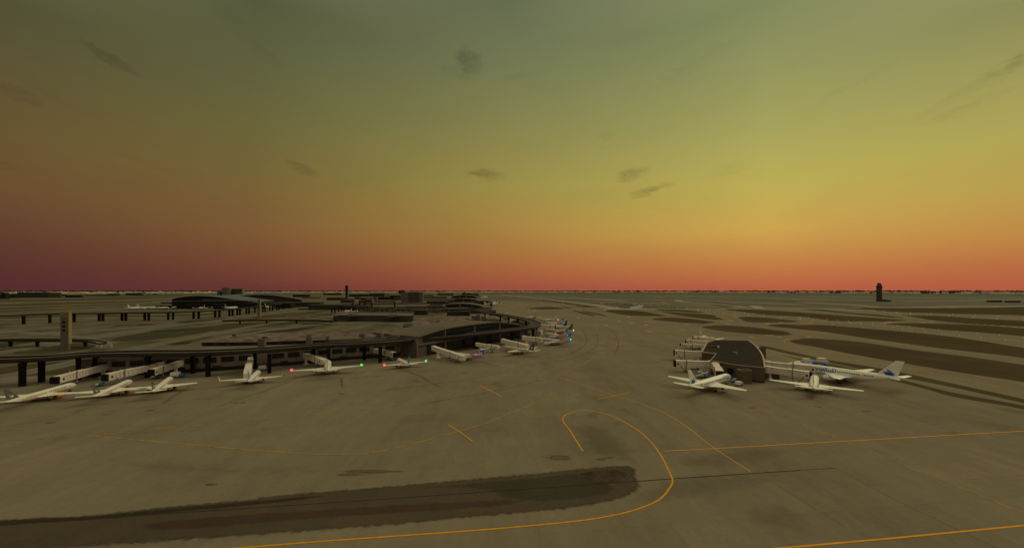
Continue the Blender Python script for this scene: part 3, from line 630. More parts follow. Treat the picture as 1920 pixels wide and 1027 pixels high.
def airplane(label, tail, nose, typ, body=wht, fin=None, eng=None, belly=None, stripe=None, emblem=None, text=None, lights=None, winglet=None, wing=None, group='airliners parked at the gates', small=False, anchor='tail', rear=None, scale=1.):
    """tail and nose: (px, py, z) of the two ends; the anchored end is exact"""
    t = dict(TYPES[typ]); Ln, D, S, T, b = [t[k]*scale for k in ('L', 'D', 'S', 'T', 'b')]; tt = t.get('tt')
    a, n = G(*tail), G(*nose); d = Vector((n.x-a.x, n.y-a.y, 0)).normalized()
    c = Vector((a.x, a.y, 0))+d*Ln/2 if anchor == 'tail' else (Vector((n.x, n.y, 0))-d*Ln/2 if anchor == 'nose' else (Vector((a.x+n.x, a.y+n.y, 0))/2))
    fin = fin or body; eng = eng or body; wing = wing or body; zc = b+D/2
    root = thing('airliner' if not tt else 'regional_jet', label, 'airliner', c, math.atan2(-d.x, d.y), group)
    nseg = 16 if small else 24
    def surf(s, ang, off=0.):
        for (s0, r0, z0), (s1, r1, z1) in zip(RING, RING[1:]):
            if s <= s1 or s1 == 1: break
        k = (s-s0)/(s1-s0); r = (r0+(r1-r0)*k)*D/2+off; zo = zc+(z0+(z1-z0)*k)*D
        return Vector((r*math.cos(ang), -Ln/2+s*Ln, zo+r*math.sin(ang)))
    m = MB(); m.loft([[surf(s, 2*PI*i/nseg) for i in range(nseg)] for s, _, _ in RING])
    m.lathe((0, -.16*Ln, b+.30*D), (0, 1, 0), [(0, .05), (.05*Ln, .40*D), (.17*Ln, .47*D), (.24*Ln, .40*D), (.29*Ln, .05)], 12)   # belly fairing
    fus = m.build('fuselage', body, root, True)
    def patch(name, s0, s1, a0, a1, mt, par, off=.03, slant=0., n=8):
        m = MB(); rows = []
        ss = [s0+(s1-s0)*i/n for i in range(n+1)]
        for i, s in enumerate(ss):
            rows.append([surf(s+slant*k/6, math.radians(a0+(a1-a0)*k/6), off) for k in range(7)])
        m.loft(rows, 0, False, False); o = m.build(name, mt, par, True); return o
    if not small or text:
        for a0, a1 in ((11, 26), (169, 154)):
            patch('window_row', .20, .86, a0, a1, winband(body), root, .03, n=24)
    patch('cockpit_window', .955, .972, 35, 145, glassy, root, n=3)
    if belly: patch('belly_band', .05, .80, 180, 360, belly, root, .03, n=20)
    if stripe:
        for sg in (0, 1):
            m = MB(); rows = []
            for i in range(9):
                s = .03+.33*i/8; w = .95-.45*(i/8)
                am = -8+84*(i/8)
                rows.append([surf(s, (math.radians(am+q*44*w) if not sg else PI-math.radians(am+q*44*w)), .035) for q in (-1, -.5, 0, .5, 1)])
            m.loft(rows, 0, False, False); m.build('livery_stripe', stripe, root, True)
    if rear: patch('rear_band', .0, .14, 0, 360, rear, root, .03, n=8)
    if text:
        vs, fs = TM(text[0]); k = text[1]*D
        for sg in (1, -1):
            m = MB(); pv = []
            for x, y, _ in vs:
                s = text[2]+(x*k/Ln)*(1 if sg > 0 else -1)
                ang = math.radians(20)+y*k/(D/2)
                pv.append(surf(s, ang if sg > 0 else PI-ang, .04))
            m.add(pv, fs); m.build('airline_lettering', text[3], root)
    # wings
    dih = math.tan(math.radians(5)); half = S/2; sw = math.tan(math.radians(27))
    c0 = .205*Ln; yle = .09*Ln; zr = b+.22*D
    prof = [(0, 0), (.08, .055), (.3, .075), (.65, .045), (1, .003), (.65, -.02), (.3, -.035), (.08, -.03)]
    def section(x, yl, ch, z, th=1.): return [Vector((x, yl-u*ch, z+v*ch*th)) for u, v in prof]
    for sg in (-1, 1):
        m = MB()
        secs = [(0, yle+.04*Ln, c0*1.25, zr, 1.2), (D*.5, yle+.01*Ln, c0*1.12, zr+.02*D, 1.1), (half*.36, yle-sw*half*.30, c0*.68, zr+dih*half*.36, 1.), (half*.98, yle-sw*half*.93, c0*.25, zr+dih*half, .9), (half, yle-sw*half*.97, c0*.2, zr+dih*half, .5)]
        m.loft([section(sg*x, yl, ch, z, th) for x, yl, ch, z, th in secs])
        w = m.build('wing', wing, root, True)
        tipz = zr+dih*half; tipy = yle-sw*half*.97
        if winglet:
            m = MB(); rs = []
            for u in (0, 1):
                x, y, z, ch = half-.05+u*.7, tipy-.05-u*1.3, tipz+u*2.8, c0*(.2-.09*u)
                rs.append([(sg*x, y, z), (sg*x, y-ch, z), (sg*(x+.16), y-ch, z), (sg*(x+.16), y, z)])
            m.loft(rs)
            m.build('winglet', winglet, w)
        if lights and (sg < 0 and 'r' in lights or sg > 0 and 'g' in lights):
            m = MB(); m.lathe((sg*(half+.2), tipy-.5, tipz+.5), (0, 0, 1), [(-.95, .05), (-.7, .66), (0, .95), (.7, .66), (.95, .05)], 10)
            m.build('navigation_light', ln_r if sg < 0 else ln_g, w, True)
        # engines
        if not tt:
            er = D*t.get('e', .27); ex = sg*half*.34; ey = yle-sw*half*.28+.035*Ln; ez = zr+dih*half*.34-er*1.15
            el_ = .105*Ln
            m = MB(); m.lathe((ex, ey-el_*.9, ez), (0, 1, 0), [(0, er*.55), (.12*el_, er*.7), (.35*el_, er*.96), (.75*el_, er), (.95*el_, er*.92), (el_, er*.84), (el_*.97, er*.76), (el_*.9, er*.74)], 14)
            m.add([(ex-.12, ey-el_*.85, ez+er*.7), (ex+.12, ey-el_*.85, ez+er*.7), (ex+.12, ey-el_*.05, ez+er*.7), (ex-.12, ey-el_*.05, ez+er*.7), (ex-.12, ey-el_*1.2, ez+er*1.7), (ex+.12, ey-el_*1.2, ez+er*1.7), (ex+.12, ey-el_*.5, ez+er*1.5), (ex-.12, ey-el_*.5, ez+er*1.5)], [(0, 1, 2, 3), (4, 5, 6, 7), (0, 1, 5, 4), (1, 2, 6, 5), (2, 3, 7, 6), (3, 0, 4, 7)])
            e = m.build('engine', eng, root, True)
            if not small:
                m = MB(); m.lathe((ex, ey-.02*el_, ez), (0, 1, 0), [(0, er*.74), (.02, er*.73), (.05, er*.2), (.35, .05)], 14); m.build('fan', dmetal, e)
                m = MB(); m.lathe((ex, ey-el_*1.12, ez), (0, 1, 0), [(0, .05), (.02, er*.3), (el_*.24, er*.53)], 12); m.build('exhaust_cone', dmetal, e, True)
                m = MB(); m.lathe((ex, ey+el_*.03, ez), (0, 1, 0), [(0, er*.93), (el_*.08, er*.85), (el_*.075, er*.76), (0, er*.75)], 14); m.build('intake_lip', metal, e, True)
        else:
            m = MB(); m.lathe((sg*(D*.5+.75), -.34*Ln, zc+.28*D), (0, 1, 0), [(0, .4), (1.0, .6), (3.2, .72), (4.2, .6), (4.1, .5)], 12)
            m.box((sg*D*.46, -.34*Ln+2, zc+.25*D), (1.2, 2, .25)); m.build('engine', eng, root, True)
    # fin
    zt = surf(.12, PI/2).z-.25*D*.5; zb = zt-.1*D
    y0 = -Ln/2
    fy = (.215, .05, .055, -.005) if not tt else (.20, .05, .09, .015)
    def finpt(u, v):   # u 0 leading .. 1 trailing, v 0 root .. 1 tip
        le = y0+Ln*(fy[0]+(fy[2]-fy[0])*v); te = y0+Ln*(fy[1]+(fy[3]-fy[1])*v)
        return le+(te-le)*u, zb+(T-zb)*v
    m = MB(); rs = []
    for v, th in ((0, .30), (.5, .24), (.97, .14), (1, .05)):
        r = []
        for u, w in ((0, 0), (.12, .8), (.4, 1), (1, .1), (.4, -1), (.12, -.8)):
            y, z = finpt(u, v); r.append((w*th*D/4, y, z))
        rs.append(r)
    m.loft(rs); f = m.build('tail_fin', fin, root, True)
    # horizontal stabilisers
    sh = S*.19 if not tt else S*.17
    for sg in (-1, 1):
        m = MB(); zs = zc+.22*D if not tt else T-.15
        ya = y0+Ln*(.125 if not tt else .085)
        m.loft([section(sg*x, ya-x*.62, ch, zs+x*(.10 if not tt else -.02), .8) for x, ch in ((0, Ln*.095), (sh*.97, Ln*.04), (sh, Ln*.032))])
        m.build('stabilizer', (wing if not (fin is blue and typ != 'crj') else blue), root, True)
    if emblem:
        for sg in (-1, 1):
            def dec(u, v, off=.03, k=.24): # point on the fin face
                y, z = finpt(u, v); th = (.30-.14*v)*D/4
                wv = 1 if .3 < u < .6 else (.8+.2*(u/.3) if u < .3 else 1-.9*(u-.6)/.4*1.2)
                return (sg*(th*max(.35, wv)+off), y, z)
            if emblem == 'AA':
                vs, fs = TM('A')
                for j, (uc, vc, kk) in enumerate(((.28, .30, .56), (.62, .34, .74))):
                    m = MB(); m.add([dec(min(.97, max(.03, uc-sg*x*kk*1.25)), min(.97, max(.03, vc+y*kk))) for x, y, _ in vs], fs); m.build('letter', letw, f)
            if emblem == 'swoosh':
                m = MB(); n = 14
                for hw, v0, mt, am in ((.11, .22, dblue, .06), (.06, .34, cyan, .10)):
                    pts = []
                    for i in range(n+1):
                        u = .16+.72*i/n; bow = math.sin(PI*i/n)
                        pts.append((dec(u, v0+am*math.cos(PI*i/n)-.03*bow-hw*bow*.6), dec(u, v0+am*math.cos(PI*i/n)+hw*bow*.6)))
                    m2 = MB(); m2.loft([list(p) for p in pts], 0, False, False); m2.build('tail_emblem', mt if mt is dblue else mblue, f)
            if emblem == 'eye':
                for rr, mt, oo, cu in ((.13, letw, .02, .5), (.08, tyre, .04, .5)):
                    m2 = MB(); q = [dec(cu+rr*1.2*math.cos(2*PI*i/14), .42+(.04 if rr < .1 else 0)+rr*math.sin(2*PI*i/14), oo) for i in range(14)]
                    m2.add(q, [list(range(14))]); m2.build('tail_emblem', mt, f)
                m2 = MB(); m2.loft([[dec(.2, .75, .03), dec(.26, .75, .03)], [dec(.28, .5, .03), dec(.36, .5, .03)]], 0, False, False); m2.build('tail_emblem', dkfin, f)
    # landing gear
    for x, y in ((.085*S, -.035*Ln), (-.085*S, -.035*Ln), (0, .40*Ln)):
        m = MB(); m.tube((x, y, .5), (x, y, zc-.3*D), .16, .2, 8); m.box((x, y, .55), (1.0, .22, .22))
        gname = m.build('landing_gear', metal, root)
        if not small:
            for q in (-.42, .42):
                for yy in ((-.62, .62) if (x and Ln > 50) else (0,)):
                    m = MB(); m.lathe((x+q-.17, y+yy, .55), (1, 0, 0), [(0, .3), (.03, .5), (.17, .55), (.31, .5), (.34, .3)], 12); m.build('wheel', tyre, gname, True)
    if lights and 'w' in lights:
        p = surf(0, 0); m = MB(); m.lathe((0, p.y-.3, p.z+.1), (0, 0, 1), [(-.8, .05), (-.5, .6), (0, .8), (.5, .6), (.8, .05)], 10); m.build('tail_light', ln_w, root, True)
    if lights and 'b' in lights:
        m = MB(); m.lathe((0, 0, zc+D*.5+.2), (0, 0, 1), [(-.5, .6), (0, .75), (.5, .4), (.7, .05)], 10); m.build('beacon', ln_r, root, True)
    return root
A = airplane
# left apron
A('white airliner with orange belly and grey tail, leftmost of the three under the guideway', (6, 753, 5.2), (136, 722, 3.4), 'slim', cream, greyfin, orange, orange, emblem='eye', wing=wht)
A('white airliner with orange engines and grey tail, middle one of the orange-bellied three', (172, 742, 5.2), (253, 711, 3.4), 'slim', cream, greyfin, orange, orange, emblem='eye', wing=wht)
A('white airliner with orange engines and grey tail, closest of three to the teal-tailed jet', (283, 733, 5.2), (325, 706, 3.4), 'slim', cream, greyfin, orange, orange, emblem='eye', wing=wht)
A('white airliner cut off by the left photo edge, only its right wing showing', (-165, 760, 5.2), (-18, 722, 3.4), 'slim', cream, greyfin, orange, orange, wing=wht)
A('white narrow jet with teal tail and upturned wingtips beside the steep jet bridge', (464, 715.5, 4.6), (486, 697, 3.4), 'narrow', cream, cyan, eng=silver, belly=None, winglet=wht)
A('plain white twin jet seen tail-on with red and green wingtip lights', (614, 699, 4.6), (615, 684, 4), 'twin', cream, cream, eng=beige, lights='rg')
A('small white jet with teal tail and red and green wingtip lights, angled away', (770, 684, 4.8), (745, 674.5, 3.2), 'short', cream, cyan, eng=cyan, winglet=wht, lights='rg', anchor='mid')
A('silver regional jet with red and blue T-shaped tail at end of long jet bridge', (909, 672.5, 3.4), (871, 668.5, 3), 'crj', silver, blue, eng=blue, stripe=red, rear=blue, emblem='AA', scale=1.36)
A('long beige airliner with dark grey tail pointing at the terminal glass hall', (1003, 658.5, 5.2), (936, 649, 4), 'long', beige, dkfin, eng=orange, emblem='eye', wing=cream, anchor='tail')
# row along the curved guideway
A('silver airliner with big white A on blue tail, nearest of the gate row', (1071, 641, 5.2), (1013, 635.5, 4), 'gate', silver, blue, eng=red, stripe=red, emblem='AA', rear=None, lights='g')
A('silver airliner with red stripe and blue tail, second in the gate row, red light beneath', (1065, 630.5, 5.2), (1013, 625, 4), 'gate', silver, blue, eng=red, stripe=red, emblem='AA', lights='gb')
A('beige airliner with grey-brown tail and glowing tail light in the gate row', (1075, 620, 5.2), (1012, 618.2, 4), 'gate', beige, greyfin, eng=beige, lights='w')
A('pale airliner with navy tail nosed up to a dark bridge mouth', (1064, 612.5, 5), (1010, 609, 4), 'gate', cream, navy, eng=beige)
A('silver airliner with blue tail directly behind the navy tail', (1057, 606.5, 5.2), (1005, 603, 4), 'gate', silver, blue, eng=red, stripe=red, emblem='AA', small=True)
A('beige airliner with pale slanted tail and orange glow at its rear', (1046, 599.8, 5), (1000, 598, 4), 'gate', beige, silver, eng=beige, lights='wgb', small=True)
A('farthest blue-tailed airliner of the gate row, half hidden by the guideway', (1006, 594.8, 5), (975, 590, 4), 'gate', silver, blue, eng=silver, stripe=red, emblem='AA', small=True)
# satellite
A('white wide-body with blue lettering and swirl tail parked in front of the brown satellite building', (1281, 726, 6.6), (1375, 704, 4.5), 'wide', wht, None, wht, text=('WORLD', .74, .845, dblue), emblem='swoosh', anchor='mid')
A('white twin jet seen squarely from behind, right of the satellite building', (1525, 731, 5), (1527, 716, 4), 'twin2', wht, wht, eng=beige)
A('long white wide-body with blue lettering, tail pointing right past the fuel trucks', (1695, 712, 7.4), (1500, 690, 5.2), 'triple', wht, None, wht, text=('WORLD', .60, .605, dblue), emblem='swoosh', group='airliners parked at the satellite building')
A('white wide-body facing the camera behind the satellite roof, only tail and top visible', (1311, 629.5, 5.6), (1346, 640, 4.5), 'wide', wht, None, wht, emblem='swoosh', scale=.9)
# jets at the black terminal and along the far concourses
A('white jet with grey tail, leftmost beside the black terminal pier', (239, 577.8, 5), (285, 576, 4), 'a319', cream, silver, small=True, group='far airliners', scale=1.35)
A('white jet with grey tail, second from left beside the black terminal pier', (256, 576.8, 5), (300, 577.3, 4), 'a319', cream, silver, small=True, group='far airliners', scale=1.35)
A('white jet with bright blue tail left of the black terminal', (279, 576, 5), (300, 577.5, 4), 'a319', cream, blue, small=True, group='far airliners', scale=1.35)
A('white jet with black tail at the gate of the black terminal', (291, 577.2, 5), (318, 577, 4), 'a319', cream, dkfin, small=True, group='far airliners', scale=1.35)
A('white jet with red wingtip light before the black terminal facade', (384, 577.5, 5), (362, 576, 4), 'a319', cream, cream, small=True, lights='rg', group='far airliners', scale=1.35)
A('white jet with blue tail parked under the black terminal facade', (421, 577.2, 5), (441, 576.6, 4), 'a319', cream, mblue, small=True, group='far airliners', scale=1.35)
for i, (x, y, dx, dy, fn, lb) in enumerate(((934, 570.5, -30, .4, silver, 'pale jet nearest the camera in the far gate row by the second hall'), (938, 569.5, -26, 0, navy, 'pale jet with grey-blue tail second in the far gate row'), (936, 567.8, -22, 0, silver, 'pale jet third in the far gate row by the second hall'), (932, 566.4, -22, 0, dblue, 'pale jet with dark blue tail highest in the far gate row'),
                                            (915, 557.6, -18, .3, silver, 'tiny pale jet nearest in the farthest gate row'), (917, 556.4, -16, 0, dkfin, 'tiny pale jet with grey tail in the middle of the farthest gate row'), (912, 555.4, -14, 0, silver, 'tiny pale jet at the back of the farthest gate row'))):
    A(lb, (x, y, 5), (x+dx, y+dy, 4), 'a319', cream, fn, small=True, group='far airliners', scale=1.35)
A('white jet half hidden under the left guideway beyond its last piers', (497, 576, 5), (507, 575.6, 4), 'a319', cream, cream, small=True, group='far airliners', scale=1.35)
A('white jet with green light between the far terminal piers', (660, 583.8, 5), (644, 583.2, 4), 'short', cream, cream, small=True, lights='g', group='far airliners', scale=1.35)

# ================================================================ JET BRIDGES
tun = mat('bridge_beige', alb(164, 147, 110), .6, .10, scale=.3, spec=.2)
tun2 = mat('bridge_cream', alb(184, 166, 124), .6, .06, scale=.3, spec=.2)
tdk = mat('bridge_canopy_black', alb(20, 17, 14), .8, .1, spec=.1)
tgr = mat('bridge_grey', alb(100, 92, 72), .6, .08)
def bridge(label, a, c, za=6.6, zc=5.4, cabdir=None, w=3.6, h=4.2, cols=(.18,), lift=.72, over=0., dark=True, bend=None):
    """a: terminal end, c: cab end, both (px, py) of the tunnel's middle"""
    A_, C_ = G(a[0], a[1], za), G(c[0], c[1], zc)
    base = Vector((A_.x, A_.y, 0)); root = thing('jet_bridge', label, 'jet bridge', base, 0, 'jet bridges')
    A_ -= base; C_ -= base; d = (C_-A_); dl = d.length; dn = d.normalized()
    fl = Vector((dn.x, dn.y, 0)).normalized(); sd = Vector((-fl.y, fl.x, 0))
    p = lambda t: A_+d*t
    def tunnel(name, t0, t1, w, h, par=root):
        m = MB(); m.beam(p(t0), p(t1), w, h)
        n = max(2, int(dl*(t1-t0)/2.1))
        for i in range(n):
            q = p(t0+(t1-t0)*(i+.5)/n)
            m.beam(q-dn*.62, q+dn*.62, w+.55, h*.80)
        for zz_ in (-h/2, h/2): m.beam(p(t0)+Vector((0, 0, zz_*.97)), p(t1)+Vector((0, 0, zz_*.97)), w+.62, .34)
        return m.build(name, tun, par)
    tunnel('inner_tunnel', .06, .56, w*.88, h*.88); tunnel('outer_tunnel', .52, .88, w, h)
    m = MB(); m.lathe(p(.03)-Vector((0, 0, h*.52)), (0, 0, 1), [(0, w*.6), (.05, w*.66), (h*1.0, w*.66), (h*1.06, w*.5)], 14); m.build('rotunda', tun, root)
    # cab
    m = MB(); q = p(.93); m.beam(p(.87), p(.985), w*1.18, h*1.1); cb = m.build('cab', tun, root, bevel=.12)
    m = MB(); m.beam(p(.982), p(1.03), w*1.12, h*1.02); m.beam(p(1.03), p(1.045), w*.95, h*.86); m.build('canopy', tdk if dark else tun, cb)
    m = MB()
    for sg in (-1, 1):
        o = p(.93)+sd*sg*(w*.59+.03); m.beam(o-dn*.55, o+dn*.55, .06, h*.34)
    m.build('cab_window', glassy, cb)
    # supports
    for t in cols:
        q = p(t); m = MB(); m.box((q.x, q.y, (q.z-h*.45)/2), (1.5, 1.5, q.z-h*.45), math.atan2(fl.y, fl.x)); m.box((q.x, q.y, .25), (3.6, 3.6, .5), math.atan2(fl.y, fl.x)); m.box((q.x, q.y, q.z-h*.52), (2.6, w*.9, .4), math.atan2(fl.y, fl.x)); m.build('support_column', tun2, root)
    q = p(lift); m = MB()
    for sg in (-1, 1):
        o = q+sd*sg*(w*.62); m.box((o.x, o.y, (q.z+h*.75)/2+.4), (.55, .45, q.z+h*.75-.8), math.atan2(fl.y, fl.x))
    m.beam(Vector((q.x, q.y, q.z-h*.6))-sd*w*.7, Vector((q.x, q.y, q.z-h*.6))+sd*w*.7, .5, .5)
    m.box((q.x, q.y, 1.0), (1.1, w*1.2, .6), math.atan2(fl.y, fl.x)); lg = m.build('lift_column', tgr, root)
    for sg in (-1, 1):
        o = q+sd*sg*w*.5; m = MB(); m.lathe(Vector((o.x, o.y, .6))-sd*.2, sd, [(0, .4), (.05, .6), (.35, .6), (.4, .4)], 12); m.build('wheel', tyre, lg, True)
    # service stair beside the cab
    o = p(.86)+sd*(w*.5+.9)*(-1 if fl.x > 0 else 1); m = MB(); zt = o.z-h*.45
    for i in range(8):
        k = (i+.5)/8; e = Vector((o.x, o.y, 0))-fl*3.2*k; m.box((e.x, e.y, zt*(1-k)), (.5, 1.1, .12), math.atan2(fl.y, fl.x))
    m.beam(Vector((o.x, o.y, zt+.5))+sd*.5, Vector((o.x, o.y, .5))-fl*3.4+sd*.5, .08, .9); m.beam(Vector((o.x, o.y, zt+.5))-sd*.5, Vector((o.x, o.y, .5))-fl*3.4-sd*.5, .08, .9)
    m.build('service_stair', tgr, root)
    return root
B = bridge
B('ribbed beige jet bridge with open black mouth, farthest left under the guideway', (211, 684), (104, 712.5), 7.2, 5.2)
B('ribbed beige jet bridge reaching from the pier gap to the middle orange-engined jet', (303, 684), (198, 707.5), 7.4, 5.2)
B('ribbed beige jet bridge with wide black mouth above the third orange-engined jet', (339, 680.5), (284, 698), 7.4, 5.4)
B('steep jet bridge bending down toward the teal-tailed jet between guideway piers', (471, 671), (463, 704), 7.4, 4.6, lift=.6, dark=False)
B('beige jet bridge beside the plain tail-on twin jet', (567, 664), (607, 678), 7.6, 5.2, dark=False)
B('beige jet bridge passing behind two slim piers toward the small lit jet', (688, 653.5), (741, 665), 7.6, 5.2)
B('long ribbed jet bridge sloping down to the red and blue tailed regional jet', (812, 652), (868, 671), 8.2, 4.6, lift=.66, dark=False)
B('thin pale jet bridge at the nose of the dark-tailed beige airliner', (894, 645.5), (934, 651), 7.4, 5.4, w=3.2, h=3.2, dark=False)
B('beige jet bridge crossing behind the dark grey tail fin', (942, 638.5), (988, 650), 8., 5.2, dark=False)
B('boxy jet bridge touching the nearest blue-tailed airliner of the gate row', (981, 633), (1015, 637.2), 7.4, 5.6, h=4.8, dark=False)
B('boxy jet bridge touching the second blue-tailed airliner under the guideway bend', (991, 620.5), (1015, 624.5), 8., 6., h=5.4, w=4.4, dark=False)
B('boxy jet bridge with dark mouth at the navy-tailed airliner', (1011, 610.5), (1041, 613), 7.6, 6., h=5., w=4.2)
B('jet bridge nearest the white wide-body on the left side of the satellite building', (1334, 682.3), (1266, 681), 6.6, 6.0, h=4.6, w=4, cols=(.3,), lift=.7)
B('jet bridge second from the front on the left side of the satellite building', (1318, 663.5), (1265, 661), 6.6, 6.2, h=4.6, w=4, cols=(.16,), lift=.64)
B('low flat jet bridge third from the front on the left side of the satellite building', (1326, 648.2), (1277, 646), 5.8, 5.2, h=2.2, w=3.4, cols=(.1,), lift=.55)
B('jet bridge fourth from the front, near the back left corner of the satellite roof', (1324, 643), (1287, 640.6), 6.8, 6.4, h=4.6, w=4)
B('jet bridge at the very back left corner of the satellite roof under the swirl tail', (1337, 636.5), (1300, 635), 7, 6.4, h=4.4, w=4)
B('short jet bridge standing against the satellite front wall behind the lettered wide-body', (1341, 685), (1350, 702), 7.4, 6.4, h=4.4, w=4.2, cols=(.2,))
B('front jet bridge right of the satellite building with black mouth behind the tail-on jet', (1436, 691.5), (1519, 703.5), 6.8, 5.6, h=4.6, w=4, cols=(.1,), lift=.62)
B('rear jet bridge right of the satellite building reaching the long lettered wide-body', (1436, 682.5), (1530, 692), 7., 6.2, h=4.6, w=4, cols=(.1,), lift=.55, dark=False)
# ================================================================ BUILDINGS
wall = mat('brown_concrete', alb(86, 75, 55, 1.), .85, .12, scale=.12, kind='panel', spec=.15)
wall2 = mat('grey_concrete', alb(76, 67, 50), .85, .10, scale=.12, kind='panel', spec=.15)
wall3 = mat('dark_concrete', alb(40, 35, 26), .85, .12, scale=.12, kind='panel', spec=.15)
walltan = mat('tan_concrete', alb(98, 86, 52), .85, .10, scale=.12, kind='panel', spec=.15)
roofm = mat('roof_gravel', alb(82, 71, 50), .95, .12, kind='ground', spec=.03)
roofd = mat('roof_dark', alb(60, 54, 40), .9, .10, kind='ground', spec=.1)
rooflot = mat('roof_parking', alb(89, 76, 54), .95, .2, kind='streaks', spec=.03, col2=alb(66, 50, 37), scale2=.11)
gl = mat('tinted_glass', (.012, .015, .018), .18, .0, spec=.35)
glf = mat('dark_glazing', (.02, .019, .016), .4, .1, scale=.3, spec=.3)
frm = mat('window_frame', alb(62, 54, 40), .7, .08)
sill = mat('pale_trim', alb(112, 98, 70), .8, .06)
blk = mat('black_cladding', (.012, .012, .012), .6, .15, scale=.05, spec=.2)
steel = mat('blue_grey_roof', alb(62, 66, 60), .6, .06, scale=.02, spec=.3)
def bldg(name, label, cat, px, d, grp=None):
    c = P(px, d); return thing(name, label, cat, (c.x, c.y, 0), 0, grp)
def rel(root): return tuple(root.location)
def roofpoly(px, z): return [tuple(G(x, y, z)[:2]) for x, y in px]
def block(root, name, px, ztop, zbot, mw=wall, mr=roofm, parapet=0.):
    """a block whose roof outline is given by its reference coordinates at height ztop"""
    poly = roofpoly(px, ztop); m = MB(); m.prism(poly, zbot, ztop-(parapet and .01), 0, 1)
    o = m.build(name, [mw, mr], root, rel=rel(root))
    if parapet:
        q = MB(); n = len(poly)
        for i in range(n):
            a, b = Vector((*poly[i], ztop+parapet/2)), Vector((*poly[(i+1) % n], ztop+parapet/2))
            if (b-a).length > .5: q.beam(a, b, .45, parapet)
        q.build('parapet', sill, o)
    return o
def wbox(root, name, px0, px1, d, z0, z1, depth, mw=wall, mr=roofm):
    """an upright block facing the camera between two columns of the picture at distance d"""
    a, b = P(px0, d), P(px1, d); m = MB()
    m.prism([(a.x, d), (b.x, d), (b.x*(d+depth)/d*.5+b.x*.5, d+depth), (a.x*(d+depth)/d*.5+a.x*.5, d+depth)], z0, z1, 0, 1)
    return m.build(name, [mw, mr], root, rel=rel(root))
def windows(root, par, path, z0, z1, wd, gap, skip=(), m=glf, name='window', maxn=90, start=1.5, framed=True, proud=.12):
    """windows along a wall line (world xy path, walked so the outside is on the right)"""
    pts = [Vector(p[:2]) for p in path]; acc = start; k = 0
    segs = [(pts[i], pts[i+1]) for i in range(len(pts)-1)]; tot = sum((b-a).length for a, b in segs)
    def at(s):
        for a, b in segs:
            l = (b-a).length
            if s <= l: return a+(b-a)*(s/l)
            s -= l
        return segs[-1][1]
    while acc+wd < tot and k < maxn:
        if k not in skip:
            a, b = at(acc), at(acc+wd); t = (b-a).normalized(); nrm_ = Vector((t.y, -t.x))
            A3 = Vector((*(a+nrm_*proud*.3), (z0+z1)/2)); B3 = Vector((*(b+nrm_*proud*.3), (z0+z1)/2))
            q = MB(); q.beam(A3, B3, proud, z1-z0); w_ = q.build(name, m, par, rel=rel(root))
            if framed:
                f = MB(); off = Vector((*nrm_, 0))*proud*.5; fw = .35
                for zz_ in (z0, z1): f.beam(Vector((A3.x, A3.y, zz_))+off, Vector((B3.x, B3.y, zz_))+off, proud*1.6, fw)
                n = max(2, int(wd/3.2)+1)
                for i in range(n):
                    p_ = A3.lerp(B3, i/(n-1))+off; d3 = Vector((t.x, t.y, 0))*fw*.4
                    f.beam(p_-d3, p_+d3, proud*1.5, z1-z0)
                f.build('window_frame', frm, w_, rel=rel(root))
        acc += wd+gap; k += 1
# ---------------------------------------------------------------- the curved terminal in front
T1 = bldg('terminal_building', 'long curved brown terminal with dark windows behind the near guideway', 'terminal building', 450, 312)
fr_px = [(150, 675.2), (200, 672.5), (280, 670), (370, 666.3), (450, 661.8), (560, 655), (650, 648.2), (720, 644.2), (754, 641.8)]
zT = 12.6
fr = roofpoly(fr_px, zT)
fr_s = [tuple(p) for p in cat_rom([Vector(p) for p in fr], 5)]
bk = roofpoly([(764, 634), (720, 637), (650, 641), (560, 645.2), (483, 647.4), (380, 650), (280, 655), (200, 660), (150, 662.5)], zT)
wallf = mat('front_concrete_lightened', alb(106, 92, 67), .85, .14, scale=.12, kind='panel', spec=.1)  # wall concrete with a lightened colour, offsetting the shade under the guideway deck
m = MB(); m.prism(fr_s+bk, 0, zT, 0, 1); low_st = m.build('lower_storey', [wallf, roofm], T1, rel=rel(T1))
m = MB()
for a, b in zip(fr_s, fr_s[1:]): m.beam(Vector((*a, zT+.25)), Vector((*b, zT+.25)), .7, 1.0)
m.build('roof_edge', sill, T1, rel=rel(T1))
m = MB()
for a, b in zip(fr_s, fr_s[1:]): m.beam(Vector((*a, 1.4)), Vector((*b, 1.4)), .5, 2.8)
m.build('plinth', wall3, T1, rel=rel(T1))
windows(T1, low_st, fr_s, 6.6, 10.6, 8.4, 2.9, skip=(9,), start=6)
windows(T1, low_st, fr_s, .2, 4.0, 5.4, 17.2, start=12, m=mat('bay_door', alb(34, 30, 24), .7, .1), name='loading_door', framed=False, proud=.7)
zU = 15.6
up_px = [(378, 641.4), (468, 625.6), (515, 623), (580, 622), (640, 619.2), (735, 615.2), (775, 612.5), (790, 614), (753, 629.6), (728, 631), (612, 637), (573, 638), (483, 641)]
upper = block(T1, 'upper_storey', up_px, zU, 12.0, wall3, rooflot, .8)
uf = roofpoly([(378, 641.4), (483, 641), (573, 638), (612, 637)], zU)
windows(T1, upper, uf, 13.2, 14.8, 8, 3, m=blk, start=3, framed=False)
pent = block(T1, 'penthouse', [(617, 636.2), (681, 634.4), (674, 631.5), (660, 629.2), (612, 630.2)], 18.8, 12.0, wall2, roofm, .6)
pf = roofpoly([(617, 636.2), (681, 634.4)], 18.8); windows(T1, pent, pf, 13.4, 16.2, 6, 3.2, start=5)
pf = roofpoly([(612, 630.2), (617, 636.2)], 18.8); windows(T1, pent, pf, 13.6, 17, 4, 3, start=2)
wing2 = block(T1, 'penthouse', [(681, 637.2), (728, 633), (728, 629.4), (680, 632)], 17.0, 12.0, wall2, roofd, .5)
